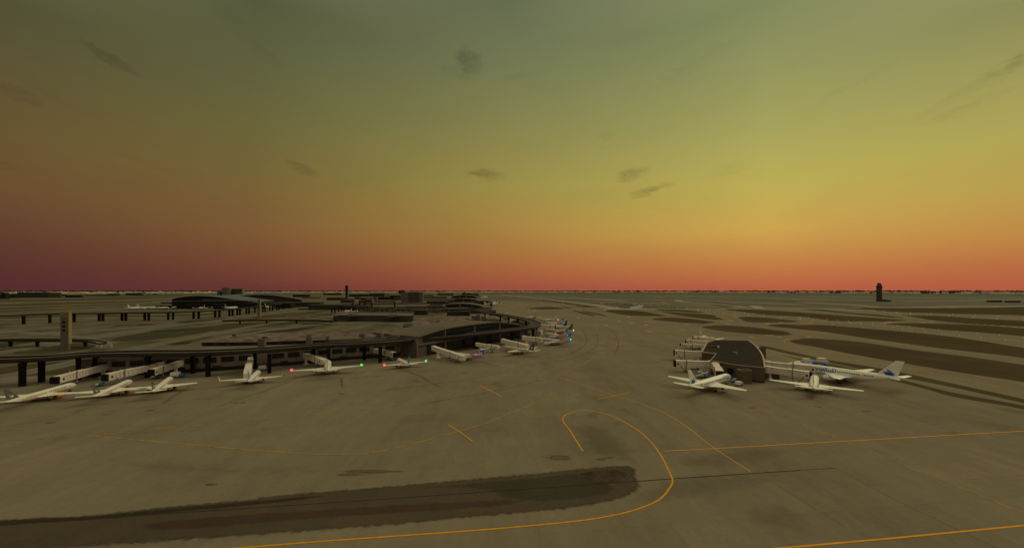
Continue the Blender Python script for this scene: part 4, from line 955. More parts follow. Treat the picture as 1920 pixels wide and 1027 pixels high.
pf = roofpoly([(681, 637.2), (728, 633)], 17.0); windows(T1, wing2, pf, 12.9, 15.4, 6, 2.6, start=2)
for px, zt in (([(483, 635.6), (496, 635.2), (499, 634), (486, 634.2)], 20.), ([(574, 632.4), (584, 632), (586, 630.8), (576, 631)], 20.3), ([(610.5, 631.2), (616, 630.8), (618, 629.4), (612.5, 629.6)], 20.6), ([(673, 627), (683, 626.6), (685, 625.4), (675, 625.7)], 21.), ([(704, 624.8), (715, 624.4), (717, 623.2), (706, 623.5)], 21.6)):
    block(T1, 'stair_tower', px, zt, 12., wall2, roofd)
st = block(T1, 'stair_tower', [(728, 628.2), (746, 629.6), (754, 627.4), (738, 626)], 19.6, 12., wall2, roofd)
a, b = roofpoly([(746, 629.6), (754, 627.4)], 19.6); windows(T1, st, [a, b], 12.5, 17.5, 6, 1, m=gl, start=1.2, framed=False)
# rooftop parking deck strip with parked-car coloured flecks is in the roof material; low units on the roof
for i in range(5):
    x = 450+i*62+random.uniform(-20, 20); y = 634-i*1.05+random.uniform(-4, 2)
    q = G(x, y, zU); m = MB(); m.box((q.x, q.y, zU+.9), (random.uniform(2, 5), random.uniform(2, 4), 1.8)); m.build('air_handler', roofd, T1, rel=rel(T1))
# the arched glass hall
HA = bldg('glass_hall', 'arched hall with tall dark glass bays at the end of the curved terminal', 'terminal hall', 860, 430)
HAa, HAb = Vector((-87.7, 362.7)), Vector((29, 536.6))
prof = [(0, 19.6), (.17, 24.2), (.39, 25.7), (.615, 24.6), (.84, 17.6), (1., 12.6)]
dv = (HAb-HAa); nn = Vector((-dv.y, dv.x)).normalized()   # away from the camera
def hall(root, a, b, prof, depth, mw, mr, z0=0., nb=24, name='arched_roof', lip=2.2):
    pr = [tuple(p) for p in cat_rom([Vector(p) for p in prof], 6)]
    dv = b-a; nn = Vector((-dv.y, dv.x)).normalized()
    m = MB(); n = len(pr)
    f = [a+dv*t for t, _ in pr]
    m.loft([[Vector((*q, z0)) for q in f], [Vector((*q, z-.6)) for q, (_, z) in zip(f, pr)]], 0, False, False)
    g_ = [q+nn*depth for q in f]
    m.loft([[Vector((*q, z0)) for q in g_], [Vector((*q, z-.6)) for q, (_, z) in zip(g_, pr)]], 0, False, False)
    for e in (0, -1): m.add([(*f[e], z0), (*g_[e], z0), (*g_[e], pr[e][1]-.6), (*f[e], pr[e][1]-.6)], [(0, 1, 2, 3)])
    body = m.build('hall_body', mw, root, rel=rel(root))
    m = MB(); lo = -nn*lip
    m.loft([[Vector((*(q+lo), z)) for q, (_, z) in zip(f, pr)], [Vector((*(q+nn*depth), z)) for q, (_, z) in zip(f, pr)], [Vector((*(q+nn*depth), z-.7)) for q, (_, z) in zip(f, pr)], [Vector((*(q+lo), z-.9)) for q, (_, z) in zip(f, pr)]], 0, False, False)
    m.loft([[Vector((*(q+lo), z-.9)) for q, (_, z) in zip(f, pr)], [Vector((*(q+lo), z)) for q, (_, z) in zip(f, pr)]], 0, False, False)
    m.build(name, mr, root, rel=rel(root))
    return body, f, pr, nn
body, f, pr, nn = hall(HA, HAa, HAb, prof, 46, wall2, roofm)
def zprof(pr, t):
    for (t0, z0), (t1, z1) in zip(pr, pr[1:]):
        if t <= t1: return z0+(z1-z0)*(t-t0)/(t1-t0)
    return pr[-1][1]
def bay(root, par, a, dv, nn, pr, t0, t1, zb, zcap=None, m=gl, name='glass_bay', inset=1.):
    q = MB(); rows = []
    for k in (.45, .15):
        pass
    n = 8; lo, hi = [], []
    for i in range(n+1):
        t = t0+(t1-t0)*i/n; p_ = a+dv*t-nn*.35; lo.append(Vector((*p_, zb))); hi.append(Vector((*p_, min(zprof(pr, t)-inset, zcap or 99))))
    lo2 = [v+Vector((*nn, 0))*.6 for v in lo]; hi2 = [v+Vector((*nn, 0))*.6 for v in hi]
    q.loft([lo, hi, hi2, lo2], 0, False, False); g_ = q.build(name, m, par, rel=rel(root))
    f_ = MB()
    for i in range(0, n+1, 2): f_.beam(lo[i]-Vector((*nn, 0))*.1-Vector((*dv.normalized(), 0))*.12, lo[i]-Vector((*nn, 0))*.1+Vector((*dv.normalized(), 0))*.12, .2, .1)
    for kz in (.33, .66):
        for i in range(n): f_.beam(lo[i].lerp(hi[i], kz)-Vector((*nn, 0))*.1, lo[i+1].lerp(hi[i+1], kz)-Vector((*nn, 0))*.1, .2, .16)
    f_.build('glazing_bar', dmetal, g_, rel=rel(root))
for t0, t1 in ((.035, .165), (.185, .385), (.405, .61), (.63, .83)): bay(HA, body, HAa, dv, nn, pr, t0, t1, 13.5)
for t0, t1 in ((.06, .17), (.19, .39), (.41, .61), (.63, .83)): bay(HA, body, HAa, dv, nn, pr, t0, t1, 1.2, 10.5, name='lower_glazing')
m = MB(); m.prism([(-106, 383.5), (-88.2, 362.2), (-86.5, 364.5), (-103, 386)], 0, 19.4, 0, 1); m.build('end_wall', [wall2, roofm], HA, rel=rel(HA))
for t in (.0, .175, .395, .62, .84):
    p_ = HAa+dv*t-nn*.8; m = MB(); m.box((p_.x, p_.y, (zprof(pr, t)-.9)/2), (1.7, 1.2, zprof(pr, t)-.9), math.atan2(dv.y, dv.x)); m.build('pilaster', wall2 if t else wall, HA, rel=rel(HA))
m = MB()
for zz_ in (12.0,): m.beam(Vector((*(HAa-nn*.9), zz_)), Vector((*(HAb-nn*.9), zz_)), 1.2, 1.6)
m.build('ledge', wall2, HA, rel=rel(HA))
# terminal roofs behind the hall
PL = bldg('concourse_roof_building', 'broad low concourse with a pale flat roof behind the arched glass hall', 'concourse', 830, 500)
block(PL, 'roof_deck', [(768, 614.6), (776, 606), (790, 597.6), (815, 593.6), (870, 592.6), (900, 596), (915, 603), (880, 606.6), (830, 613.5), (800, 620)], 15.0, 0, wall3, rooflot, .6)
for px in ([(818, 602.2), (824, 602), (826, 599.8), (821, 600)], [(850.5, 601.5), (856, 601.5), (856.5, 597.8), (851.5, 597.8)], [(862, 605), (866, 605), (867, 603.6), (863, 603.6)]): block(PL, 'roof_hatch', px, 17., 15., wall, roofd)
block(PL, 'stair_tower', [(756, 607.6), (772, 606.6), (776, 604.4), (762, 604.8)], 16.5, 0, wall, roofd)
GA = bldg('parking_garage', 'dark stepped parking garage with striped walls left of the pale concourse roof', 'parking garage', 770, 560)
def garage(root, px, zt, levels=3, mr=rooflot, front=None):
    poly = roofpoly(px, zt); m = MB(); m.prism(poly, 0, zt, 0, 1); b_ = m.build('storeys', [blk, mr], root, rel=rel(root))
    n = len(poly); m = MB(); h = zt/levels
    for k in range(levels+1):
        for i in range(n):
            a, c = poly[i], poly[(i+1) % n]
            m.beam(Vector((*a, k*h+.2)), Vector((*c, k*h+.2)), .7, 1.3)
    m.build('parapet_band', wall, root, rel=rel(root))
    m = MB()
    for i in range(n):
        a, c = Vector(poly[i]), Vector(poly[(i+1) % n]); q = int((c-a).length/9)
        for j in range(1, q):
            p_ = a+(c-a)*j/q; m.box((p_.x, p_.y, zt/2), (1., 1., zt), math.atan2((c-a).y, (c-a).x))
    m.build('column_row', wall3, root, rel=rel(root))
garage(GA, [(755, 611.6), (792, 612.6), (800, 609.4), (775, 608.2)], 13.5)
G2 = bldg('parking_garage', 'long three-level parking garage with striped dark front in the middle of the terminals', 'parking garage', 700, 820)
garage(G2, [(625, 591), (772, 592.4), (775, 588), (748, 586.2), (642, 585.8)], 11.6, mr=roofm)
for px in ([(653, 589.6), (668, 589.8), (668, 587.6), (654, 587.6)], [(728, 590.8), (743, 590.8), (743, 588.4), (729, 588.4)]): block(G2, 'stair_tower', px, 14.5, 11., wall, roofd)
# rooftop plant cluster
PC = bldg('plant_building', 'cluster of grey cylindrical and boxy plant towers inside the guideway loop', 'plant building', 905, 640)
q = P(897, 610); m = MB(); m.lathe((q.x, 610, 0), (0, 0, 1), [(0, 3.4), (24.5, 3.4), (25, 2.8)], 18); m.build('cylinder_tower', wall2, PC, True, rel=rel(PC))
for x0, x1, zt, d in ((878, 892, 17.5, 600), (902.5, 909, 21.5, 612), (909.5, 915, 18.5, 606), (884, 893, 21.5, 625), (872, 880, 16, 640)):
    wbox(PC, 'plant_block', x0, x1, d, 0, zt, 14, wall2, roofd)
block(PC, 'pale_roof_block', [(913, 597.6), (929, 596.6), (928, 591.2), (918, 590.6)], 19., 0, wall2, roofm, .5)
q = P(905, 604); m = MB(); m.prism([(P(886, 592).x, 592), (P(932, 592).x, 592), (P(934, 640).x, 640), (P(880, 640).x, 640)], 0, 9, 0, 1); m.build('podium', [wall, roofd], PC, rel=rel(PC))
# curved ramp inside the loop (raised roadway)
def deckway(name, label, cat, pts, wd, ztop, thick, par_h, mdeck, mside, mtop, pier_at=(), pier_off=3.5, pw=(3.2, 2.2), group=None, flare=True, sm=8, pairs=True, zlist=None, mpier=None):
    P2 = cat_rom([Vector(p) for p in pts], sm); n = len(P2)
    base = P2[n//2]; root = thing(name, label, cat, (base.x, base.y, 0), 0, group)
    zf = (lambda i: ztop) if zlist is None else (lambda i: zlist[0]+(zlist[1]-zlist[0])*i/(n-1))
    L_, R_, tn = [], [], []
    for i, p_ in enumerate(P2):
        t = (P2[min(i+1, n-1)]-P2[max(i-1, 0)]).normalized(); s = Vector((-t.y, t.x)); tn.append((t, s)); L_.append(p_+s*wd/2); R_.append(p_-s*wd/2)
    m = MB(); rs = []
    for i in range(n):
        s = tn[i][1]; z = zf(i)-par_h
        rs.append([Vector((*L_[i], z)), Vector((*R_[i], z)), Vector((*(R_[i]), z-thick*.45)), Vector((*(R_[i]+s*wd*.14), z-thick)), Vector((*(L_[i]-s*wd*.14), z-thick)), Vector((*L_[i], z-thick*.45))])
    m.loft(rs, 0, True, True); m.build('deck', mside, root, rel=rel(root))
    m = MB(); m.loft([[Vector((*(L_[i]-tn[i][1]*.6), zf(i)-par_h+.06)), Vector((*(R_[i]+tn[i][1]*.6), zf(i)-par_h+.06))] for i in range(n)], 0, False, False); m.build('running_surface', mdeck, root, rel=rel(root))
    for e, sg in ((L_, 1), (R_, -1)):
        m = MB(); rs = []; cap = MB(); cs = []
        for i in range(n):
            s = tn[i][1]*sg; q = e[i]; z = zf(i)
            rs.append([Vector((*(q+s*.12), z-par_h-.3)), Vector((*(q-s*.35), z-par_h-.3)), Vector((*(q-s*.35), z-.25)), Vector((*(q+s*.12), z-.25))])
            cs.append([Vector((*(q+s*.3), z-.25)), Vector((*(q-s*.6), z-.25)), Vector((*(q-s*.6), z)), Vector((*(q+s*.3), z))])
        m.loft(rs); w_ = m.build('parapet', mside, root, rel=rel(root)); cap.loft(cs); cap.build('coping', mtop, w_, rel=rel(root))
    for pp in pier_at:
        # pp: world xy of a pier
        c = Vector(pp[:2]); zb = (pp[2] if len(pp) > 2 else ztop)-par_h-thick
        i = min(range(n), key=lambda k: (P2[k]-c).length); t, s = tn[i]; ang = math.atan2(t.y, t.x); zb = zf(i)-par_h-thick+.1
        m = MB(); w0, w1 = pw
        prof_ = [(0, 1.), (zb-3.2, 1.), (zb-1.2, 1.25 if flare else 1.05), (zb, 1.55 if flare else 1.1)]
        rings = []
        for z, k in prof_:
            rings.append([Vector((c.x+(a_*t.x*w1+b_*s.x*w0*k)/2, c.y+(a_*t.y*w1+b_*s.y*w0*k)/2, z)) for a_, b_ in ((-1, -1), (1, -1), (1, 1), (-1, 1))])
        m.loft(rings); m.build('pier', mpier or wall3, root, rel=rel(root))
    return root
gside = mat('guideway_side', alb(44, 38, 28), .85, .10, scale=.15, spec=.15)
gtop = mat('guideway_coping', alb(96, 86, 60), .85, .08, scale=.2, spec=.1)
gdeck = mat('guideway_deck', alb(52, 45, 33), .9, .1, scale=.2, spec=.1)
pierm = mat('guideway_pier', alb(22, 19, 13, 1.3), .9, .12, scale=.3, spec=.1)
def g2(px, py): return tuple(G(px, py)[:2])
# centre line of the near guideway: midpoints of the pier pairs
mid = lambda a, b: tuple((Vector(g2(*a))+Vector(g2(*b)))/2)
near_path = [(-470, 232), (-380, 250), mid((42, 724), (78, 716)), mid((147, 712), (180, 706)), mid((253, 702), (277, 707.5)), mid((362, 700), (390, 705.5)), mid((478, 691.5), (505, 699.5)), mid((588, 681), (616, 686)), mid((683, 675), (713, 680)), (-83, 381), (-44, 416), (-8, 456), (25, 502), (34, 548), (31, 596), (19, 650), (2, 706), (-23, 775), (-52, 846), (-80, 925), (-130, 985), (-200, 1030)]
piers = [g2(*p) for p in ((42, 724), (78, 716), (147, 712), (180, 706), (253, 702), (277, 707.5), (362, 700), (390, 705.5), (478, 691.5), (505, 699.5), (588, 681), (616, 686), (683, 675), (713, 680))]
piers += [(-38, 420), (0, 463), (27, 507), (34, 548), (31, 590), (22.5, 632), (10, 680), (-6, 728), (-23, 776), (-44, 824), (-60, 876)]
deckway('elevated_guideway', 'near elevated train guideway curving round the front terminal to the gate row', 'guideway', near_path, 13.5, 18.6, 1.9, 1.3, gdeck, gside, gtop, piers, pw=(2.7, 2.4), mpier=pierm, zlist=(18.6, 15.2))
far_path = [(-1250, 700), (-1050, 740)]+[tuple(G(x, y, 17)[:2]) for x, y in ((0, 591.5), (60, 589), (140, 587.4), (230, 586.2), (330, 584.6), (400, 581.8), (450, 578), (500, 572), (530, 568.6), (545, 566.4))]
fp = []
for x, y in ((44.5, 607.5), (93.5, 605.5), (139, 603.5), (186, 601.8), (193, 601.8), (229, 601), (236, 601.4), (271.5, 600.6), (279, 600.6), (315.5, 599.6), (324.5, 599.6), (363, 597.6), (372.5, 597.6), (403.5, 595.5), (411.5, 595), (430, 592.4), (436, 592.4), (445, 590.6), (450, 590.4), (462, 588.6), (467, 588.4), (478, 586.6), (493, 584.6), (497, 584.4), (506, 582.6), (511, 582.4), (519, 581.6), (523, 581.4), (529, 579.6), (533, 579.4)): fp.append(g2(x, y))
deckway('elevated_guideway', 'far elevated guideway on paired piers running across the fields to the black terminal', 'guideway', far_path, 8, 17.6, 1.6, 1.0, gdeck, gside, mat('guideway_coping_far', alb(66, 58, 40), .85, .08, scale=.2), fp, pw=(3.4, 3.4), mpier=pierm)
mp = [tuple(G(x, y, 17)[:2]) for x, y in ((560, 579), (600, 577.5), (640, 576.4), (700, 576), (780, 575.6), (850, 575), (900, 574))]
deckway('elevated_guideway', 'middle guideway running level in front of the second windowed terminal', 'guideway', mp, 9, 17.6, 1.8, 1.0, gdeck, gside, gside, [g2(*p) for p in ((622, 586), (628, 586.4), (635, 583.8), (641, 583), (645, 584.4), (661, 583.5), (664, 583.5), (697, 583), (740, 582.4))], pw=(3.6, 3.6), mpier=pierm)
mp = [tuple(G(x, y, 17)[:2]) for x, y in ((640, 571.4), (700, 569.6), (760, 568.6), (850, 568.4), (900, 568))]
deckway('elevated_guideway', 'dark guideway strip crossing below the grey office block', 'guideway', mp, 9, 17.6, 2.2, 1.0, gdeck, gside, gside, [g2(*p) for p in ((661, 575), (674, 574.6), (684, 574.2), (697, 574), (740, 573.5))], pw=(5, 5), mpier=pierm)
# ramps and road bridges, landside
rp = [tuple(G(x, y, 7)[:2]) for x, y in ((-120, 640), (-30, 638.5), (40, 637.6), (100, 638), (150, 638.6), (176, 640.4), (190, 643.6))]
deckway('ramp_bridge', 'dark curved road ramp passing behind the tall tan pylon', 'road bridge', rp, 8, 8.4, 1.5, 1.2, m_road, gside, gside, [g2(*p) for p in ((-60, 652), (20, 649.5), (70, 649.5), (160, 650))], pw=(2, 2), mpier=pierm)
rp = [tuple(G(x, y, 6.5)[:2]) for x, y in ((417, 601), (460, 600.2), (520, 599.6), (570, 599.8), (600, 600.6), (628, 602.4))]
deckway('ramp_bridge', 'long thin dark road bridge beyond the second pylon', 'road bridge', rp, 8, 7.4, 1.6, 1.2, m_road, gside, gside, [g2(*p) for p in ((450, 607), (500, 606), (556, 606))], pw=(2, 2), mpier=pierm)
rp = [tuple(G(x, y, 9)[:2]) for x, y in ((926, 606), (938, 605), (947, 602), (950, 598), (945, 594), (934, 591), (920, 589.6))]
deckway('ramp_bridge', 'pale curled road ramp inside the guideway loop', 'road bridge', rp, 11, 9.6, 1.5, .9, roofm, gside, gtop, [], mpier=pierm)
block_r = bldg('service_yard_building', 'low brown building between the curled ramp and the guideway bend', 'service building', 970, 560)
block(block_r, 'main_block', [(955, 608), (1000, 606), (990, 599.5), (965, 598.8)], 8, 0, wall, roofd, .5)
block(block_r, 'dark_roof_light', [(958, 603.6), (974, 603), (974, 601.4), (960, 601.8)], 9., 8, blk, blk)
# ---------------------------------------------------------------- satellite building
SA = bldg('satellite_building', 'brown satellite terminal with dark shingled roof and gold trim on the right apron', 'satellite terminal', 1380, 310)
zS = 10.0
shin = mat('dark_shingles', alb(44, 38, 27), 1., .2, scale=.5, kind='shingle', spec=0.)
brn = mat('satellite_brown', alb(74, 60, 40), .85, .10, scale=.15, kind='panel', spec=.1)
gold = mat('gold_trim', alb(126, 104, 66), .7, .08, scale=.5)
rp_ = [(1434, 690), (1381, 685), (1332.5, 676), (1343, 663.6), (1316, 660.6), (1325.5, 643.2), (1340, 638), (1403, 639), (1412, 645), (1418, 650.5), (1425, 659), (1430, 668), (1433, 679)]
poly = roofpoly(rp_, zS)
m = MB(); m.prism(poly, 0, zS, 0, 0); sb = m.build('brown_wall', [brn], SA, rel=rel(SA))
m = MB(); m.prism(poly, zS+.02, zS+.35, 0, 0); m.build('roof', shin, SA, rel=rel(SA))
m = MB(); n = len(poly)
for i in range(n):
    a, b = Vector((*poly[i], zS+.3)), Vector((*poly[(i+1) % n], zS+.3)); m.beam(a, b, 1.2 if i > 2 else .45, 1.0 if i > 2 else .5)
m.build('roof_trim', gold, SA, rel=rel(SA))
# roof seams
m = MB(); pv = [Vector(p) for p in poly]
for k in range(9):
    y = 645+k*4.3; a, b = G(1330 if y < 655 else 1346, y, zS), G(1404+k*2.2, y+.8, zS); m.beam(Vector((a.x, a.y, zS+.42)), Vector((b.x, b.y, zS+.42)), .35, .12)
m.build('roof_seam', mat('roof_seam', alb(29, 26, 19), .9, .1), SA, rel=rel(SA))
for x, y, s, h in ((1376, 662.5, 1.6, 1.2), (1379.5, 662.5, 2.2, .8), (1382, 668, .9, 1.6)):
    q = G(x, y, zS); m = MB(); m.box((q.x, q.y, zS+.35+h/2), (s, s, h)); m.build('roof_vent', metal, SA, rel=rel(SA))
q0, q1 = G(1325, 649.6, zS+1), G(1345, 650.2, zS+1); m = MB(); m.beam(Vector((q0.x, q0.y, zS+1)), Vector((q1.x, q1.y, zS+1)), 1.4, 1.2); m.build('roof_duct', mat('duct_brown', alb(62, 50, 28), .8), SA, rel=rel(SA))
q = G(1346.5, 650, zS+1.2); m = MB(); m.box((q.x, q.y, zS+1.2), (1.2, 1.6, 1.8)); m.build('roof_vent', tun, SA, rel=rel(SA))
fl = roofpoly([(1332.5, 676), (1381, 685), (1434, 690)], zS)
windows(SA, sb, fl, 3.0, 7.6, 5.2, 40, start=13.5, m=blk, maxn=1)
# walled bin store standing at the front
a, b = G(1390.5, 719.5), G(1410.5, 719.5); m = MB(); wv = b-a; zB = 8.8
for u0, u1, v0, v1 in ((0, 1, 0, .09), (0, .07, .09, .9), (.93, 1, .09, .9), (0, 1, .9, 1)):
    m.prism([(a.x+wv.x*u0, a.y+6*v0), (a.x+wv.x*u1, a.y+6*v0), (a.x+wv.x*u1, a.y+6*v1), (a.x+wv.x*u0, a.y+6*v1)], 0, zB, 0, 1)
m.build('stair_enclosure', [brn, gold], SA, rel=rel(SA))
block(SA, 'side_annex', [(1423, 652.6), (1436, 653), (1436, 651.4), (1424, 651)], 9, 0, brn, shin)
wbox(SA, 'low_annex', 1434.6, 1462, 276, 0, 4.6, 6, brn, brn)
m = MB()
for i in range(len(fl)-1): m.beam(Vector((*fl[i], .5)), Vector((*fl[i+1], .5)), .5, 1.0)
m.build('plinth', wall3, SA, rel=rel(SA))
# ---------------------------------------------------------------- pylons
def pylon(label, px0, px1, ytop, ybase, ang, nwin=3):
    d = F*H/(ybase-YH); zt = ZAT(ytop, d); wd = (px1-px0)*d/F; c = P((px0+px1)/2, d)
    root = thing('tan_pylon', label, 'pylon', (c.x, c.y+wd*.5, 0), math.radians(0), 'concrete pylons')
    w1 = wd*.66; w2 = wd*.62; rz = math.radians(ang)
    m = MB(); m.box((0, 0, (zt-6)/2), (w1*.95, w2, zt-6), rz); sh_ = m.build('shaft', [mat('pylon_grey', alb(78, 70, 52), .85, .1, scale=.2)], root)
    # sunlight painted as a lighter strip on the narrow right-hand face
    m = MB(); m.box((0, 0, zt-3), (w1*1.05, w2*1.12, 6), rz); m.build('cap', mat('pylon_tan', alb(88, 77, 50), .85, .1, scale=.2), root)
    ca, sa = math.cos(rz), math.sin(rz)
    m = MB(); ex = w1*.475+.05; m.box((ca*(ex+.3), sa*(ex+.3), zt/2+3), (.5, w2*1.1, zt-6), rz); m.build('sunlit_strip', mat('pylon_sunlit_tint', alb(112, 94, 48), .85, .1, scale=.2), root)
    for k in range(nwin):
        m = MB(); ly = -w2/2-.06; lx = -w1*.05; m.box((ca*lx-sa*ly, sa*lx+ca*ly, zt-10.5-k*4.2), (w1*.34, .3, 2.4), rz); m.build('opening', blk, root)
    m = MB(); m.box((-wd*1.4, 1, 1.6), (wd*2.2, 1.2, 3.2), math.radians(8)); m.build('base_wall', wall, root)
    return root
pylon('tall tan pylon with three square openings, standing in the road loop at left', 105.5, 122, 585, 657, 29)
pylon('tall tan pylon in the distance where the far guideway bends', 480.5, 487, 561, 598, 13)
# ---------------------------------------------------------------- towers
def tower(label, px, ybase, ytop, wpx, kind):
    d = F*H/(ybase-YH); zt = ZAT(ytop, d); w_ = wpx*d/F/2; c = P(px, d); root = thing('control_tower', label, 'control tower', (c.x, c.y, 0), 0)
    if kind == 'east':
        n = 8
        m = MB(); m.lathe((0, 0, 0), (0, 0, 1), [(0, w_*.9), (zt*.74, w_*.92), (zt*.775, w_*1.02)], n); m.build('shaft', mat('tower_shaft', alb(58, 50, 38), .85, .1, scale=.1), root)
        m = MB(); m.lathe((0, 0, zt*.775), (0, 0, 1), [(0, w_*1.02), (zt*.055, w_*1.05), (zt*.056, w_*.9)], n); m.build('gallery', blk, root)
        m = MB(); m.lathe((0, 0, zt*.83), (0, 0, 1), [(0, w_*1.0), (zt*.06, w_*.78), (zt*.061, w_*.6)], n); m.build('collar', wall2, root)
        m = MB(); m.lathe((0, 0, zt*.89), (0, 0, 1), [(0, w_*.62), (zt*.07, w_*.8)], n); cb = m.build('cab', gl, root)
        m = MB(); m.lathe((0, 0, zt*.96), (0, 0, 1), [(0, w_*.82), (zt*.04, w_*.1), (zt*.045, .3)], n); m.build('cab_roof', blk, cb)
        m = MB(); m.prism([(w_*.9, -20), (w_*4.3, -14), (w_*4.6, 16), (w_*.9, 20)], 0, 7.5, 0, 1); m.build('base_building', [blk, wall3], root)
        m = MB(); m.prism([(w_*.9, -22), (w_*1.9, -21), (w_*1.9, -5), (w_*.9, -5)], 0, 10, 0, 1); m.build('entrance_block', [blk, wall3], root)
        for i in range(8):
            a = 2*PI*i/8; m = MB(); m.box((w_*.9*math.cos(a), w_*.9*math.sin(a), zt*.37), (1.6, 1.6, zt*.74), a); m.build('corner_rib', mat('tower_rib', alb(48, 40, 30), .85, .1), root)
    elif kind == 'centre':
        for sx in (-.62, 0, .62):
            m = MB(); m.box((w_*sx*.8, 0, zt*.36), (w_*.34, w_*.8, zt*.72)); m.build('shaft_column', wall3, root)
        m = MB(); m.box((0, 3, zt*.36), (w_*1.0, w_*.4, zt*.72)); m.build('shaft_core', wall2, root)
        m = MB(); m.lathe((0, 0, zt*.70), (0, 0, 1), [(0, w_*.8), (zt*.05, w_*1.1), (zt*.1, w_*1.1), (zt*.12, w_*.8)], 10); m.build('gallery', wall3, root)
        m = MB(); m.lathe((0, 0, zt*.82), (0, 0, 1), [(0, w_*.75), (zt*.09, w_*1.0), (zt*.15, w_*1.0), (zt*.18, w_*.5)], 10); m.build('cab', blk, root)
    else:
        m = MB(); m.box((0, 0, zt*.42), (w_*.5, w_*.5, zt*.84)); m.build('shaft', mat('tower_pink', alb(74, 54, 38), .85, .1), root)
        for sx in (-1, 1):
            m = MB(); m.lathe((sx*w_*.55, 2, zt*.62), (0, 0, 1), [(0, w_*.25), (zt*.06, w_*.48), (zt*.3, w_*.48), (zt*.36, w_*.3)], 10); m.build('head', blk, root)
        m = MB(); m.box((0, -w_*.3, zt*.8), (w_*.4, .6, zt*.4)); m.build('front_rib', mat('tower_pink', alb(74, 54, 38)), root)
    return root
tower('broad octagonal control tower standing alone on the right-hand airfield', 1648.5, 564.8, 530, 8.4, 'east')
tower('slim dark control tower rising above the terminals on the left skyline', 650, 561.5, 534.8, 5.6, 'centre')
tower('short tower with twin dark heads beside the grey office block', 753, 563, 543.4, 11, 'twin')
# ---------------------------------------------------------------- second windowed terminal and its halls
T2 = bldg('terminal_building', 'second brown terminal with small square windows behind the middle parking garage', 'terminal building', 720, 1130)
d2 = 1133
poly = [(P(668, 1150).x, 1150), (P(715, 1128).x, 1128), (P(765, 1120).x, 1120), (P(850, 1115).x, 1115), (P(905, 1140).x, 1140), (P(905, 1190).x, 1190), (P(668, 1230).x, 1230)]
m = MB(); m.prism(poly, 0, 10.8, 0, 1); tb = m.build('lower_storey', [wall2, roofd], T2, rel=rel(T2))
windows(T2, tb, poly[:5], 4.6, 8.4, 8.5, 7, m=blk, start=4, proud=.4, skip=(3, 7, 11, 15))
m = MB()
for a, b in zip(poly[:4], poly[1:5]): m.beam(Vector((*a, 2.2)), Vector((*b, 2.2)), .8, 1.2); m.beam(Vector((*a, 10.9)), Vector((*b, 10.9)), .9, .9)
m.build('ledge', sill, T2, rel=rel(T2))
for x0, x1, zt, dd in ((691, 700, 12.6, 1127), (727, 736, 12.8, 1121), (768, 778, 13, 1117), (800, 829, 20, 1108), (815, 826, 14, 1100)): wbox(T2, 'stair_tower', x0, x1, dd, 0, zt, 20, wall2, roofd)
wbox(T2, 'upper_storey', 760, 838, 1150, 10, 16, 30, wall, roofd)
def farhall(label, px, d, tops, bays, blocks=(), zb=8, zmid=12, depth=80, sl=.0):
    root = bldg('glass_hall', label, 'terminal hall', px[0]*.5+px[1]*.5, d)
    a, b = Vector(P(px[0], d)[:2]), Vector(P(px[1], d*(1+sl))[:2]); dv = b-a
    pr0 = [((x-px[0])/(px[1]-px[0]), ZAT(y, d*(1+sl*(x-px[0])/(px[1]-px[0])))) for x, y in tops]
    body, f, pr, nn = hall(root, a, b, pr0, depth, wall2, roofm, lip=3)
    for x0, x1 in bays: bay(root, body, a, dv, nn, pr, (x0-px[0])/(px[1]-px[0]), (x1-px[0])/(px[1]-px[0]), zmid, inset=2.2, m=gl)
    m = MB(); m.beam(Vector((*(a-nn*1.2), zmid-.8)), Vector((*(b-nn*1.2), zmid-.8)), 1.6, 1.2); m.build('ledge', sill, root, rel=rel(root))
    for x0, x1, y0, y1 in blocks: wbox(root, 'side_block', x0, x1, d-10, 0, ZAT(y0, d-10), 24, wall2, roofd)
    return root
farhall('second glass hall with two wide dark bays beyond the pale concourse roof', (835, 910), 1130, [(835, 570.6), (852, 569.2), (868, 568.8), (884, 569.8), (900, 573), (910, 576.6)], [(838.5, 860), (864.5, 883), (887, 906)], [(887, 908, 577.4, 583), (908.5, 922, 576.6, 583)], zmid=13)
farhall('third glass hall with four low dark bays, smaller and farther up the row', (836, 902), 1825, [(836, 566), (848, 562), (868, 559.6), (886, 560.6), (902, 564.4)], [(838.5, 851), (852.5, 868), (869.5, 884), (885.5, 900)], zmid=11)
farhall('farthest tiny glass hall on top of the terminal row', (846, 894), 2850, [(846, 555.4), (858, 553.6), (872, 553.2), (886, 554.4), (894, 556.4)], [(850, 861.5), (863, 873), (875, 890)], zmid=9)
# dark decks right of the halls (far guideway stubs)
for lb, pts in (('far guideway stub above the second hall, by the pale far jets', ((890, 564.2), (905, 563.8), (915, 564.4), (922, 566), (920, 568.4))), ('farthest guideway stub by the tiny jets at the top of the row', ((882, 553.6), (892, 553.2), (898, 553.8), (897, 555.6)))):
    deckway('elevated_guideway', lb, 'guideway', [tuple(G(x, y, 17)[:2]) for x, y in pts], 10, 18, 3, 1.2, gdeck, gside, mat('guideway_coping_far', alb(66, 58, 40)), [g2(x, y+.6) for x, y in ((905, 571), (914, 571.5), (921, 573.5))] if 'second' in lb else [], pw=(8, 8), mpier=pierm)
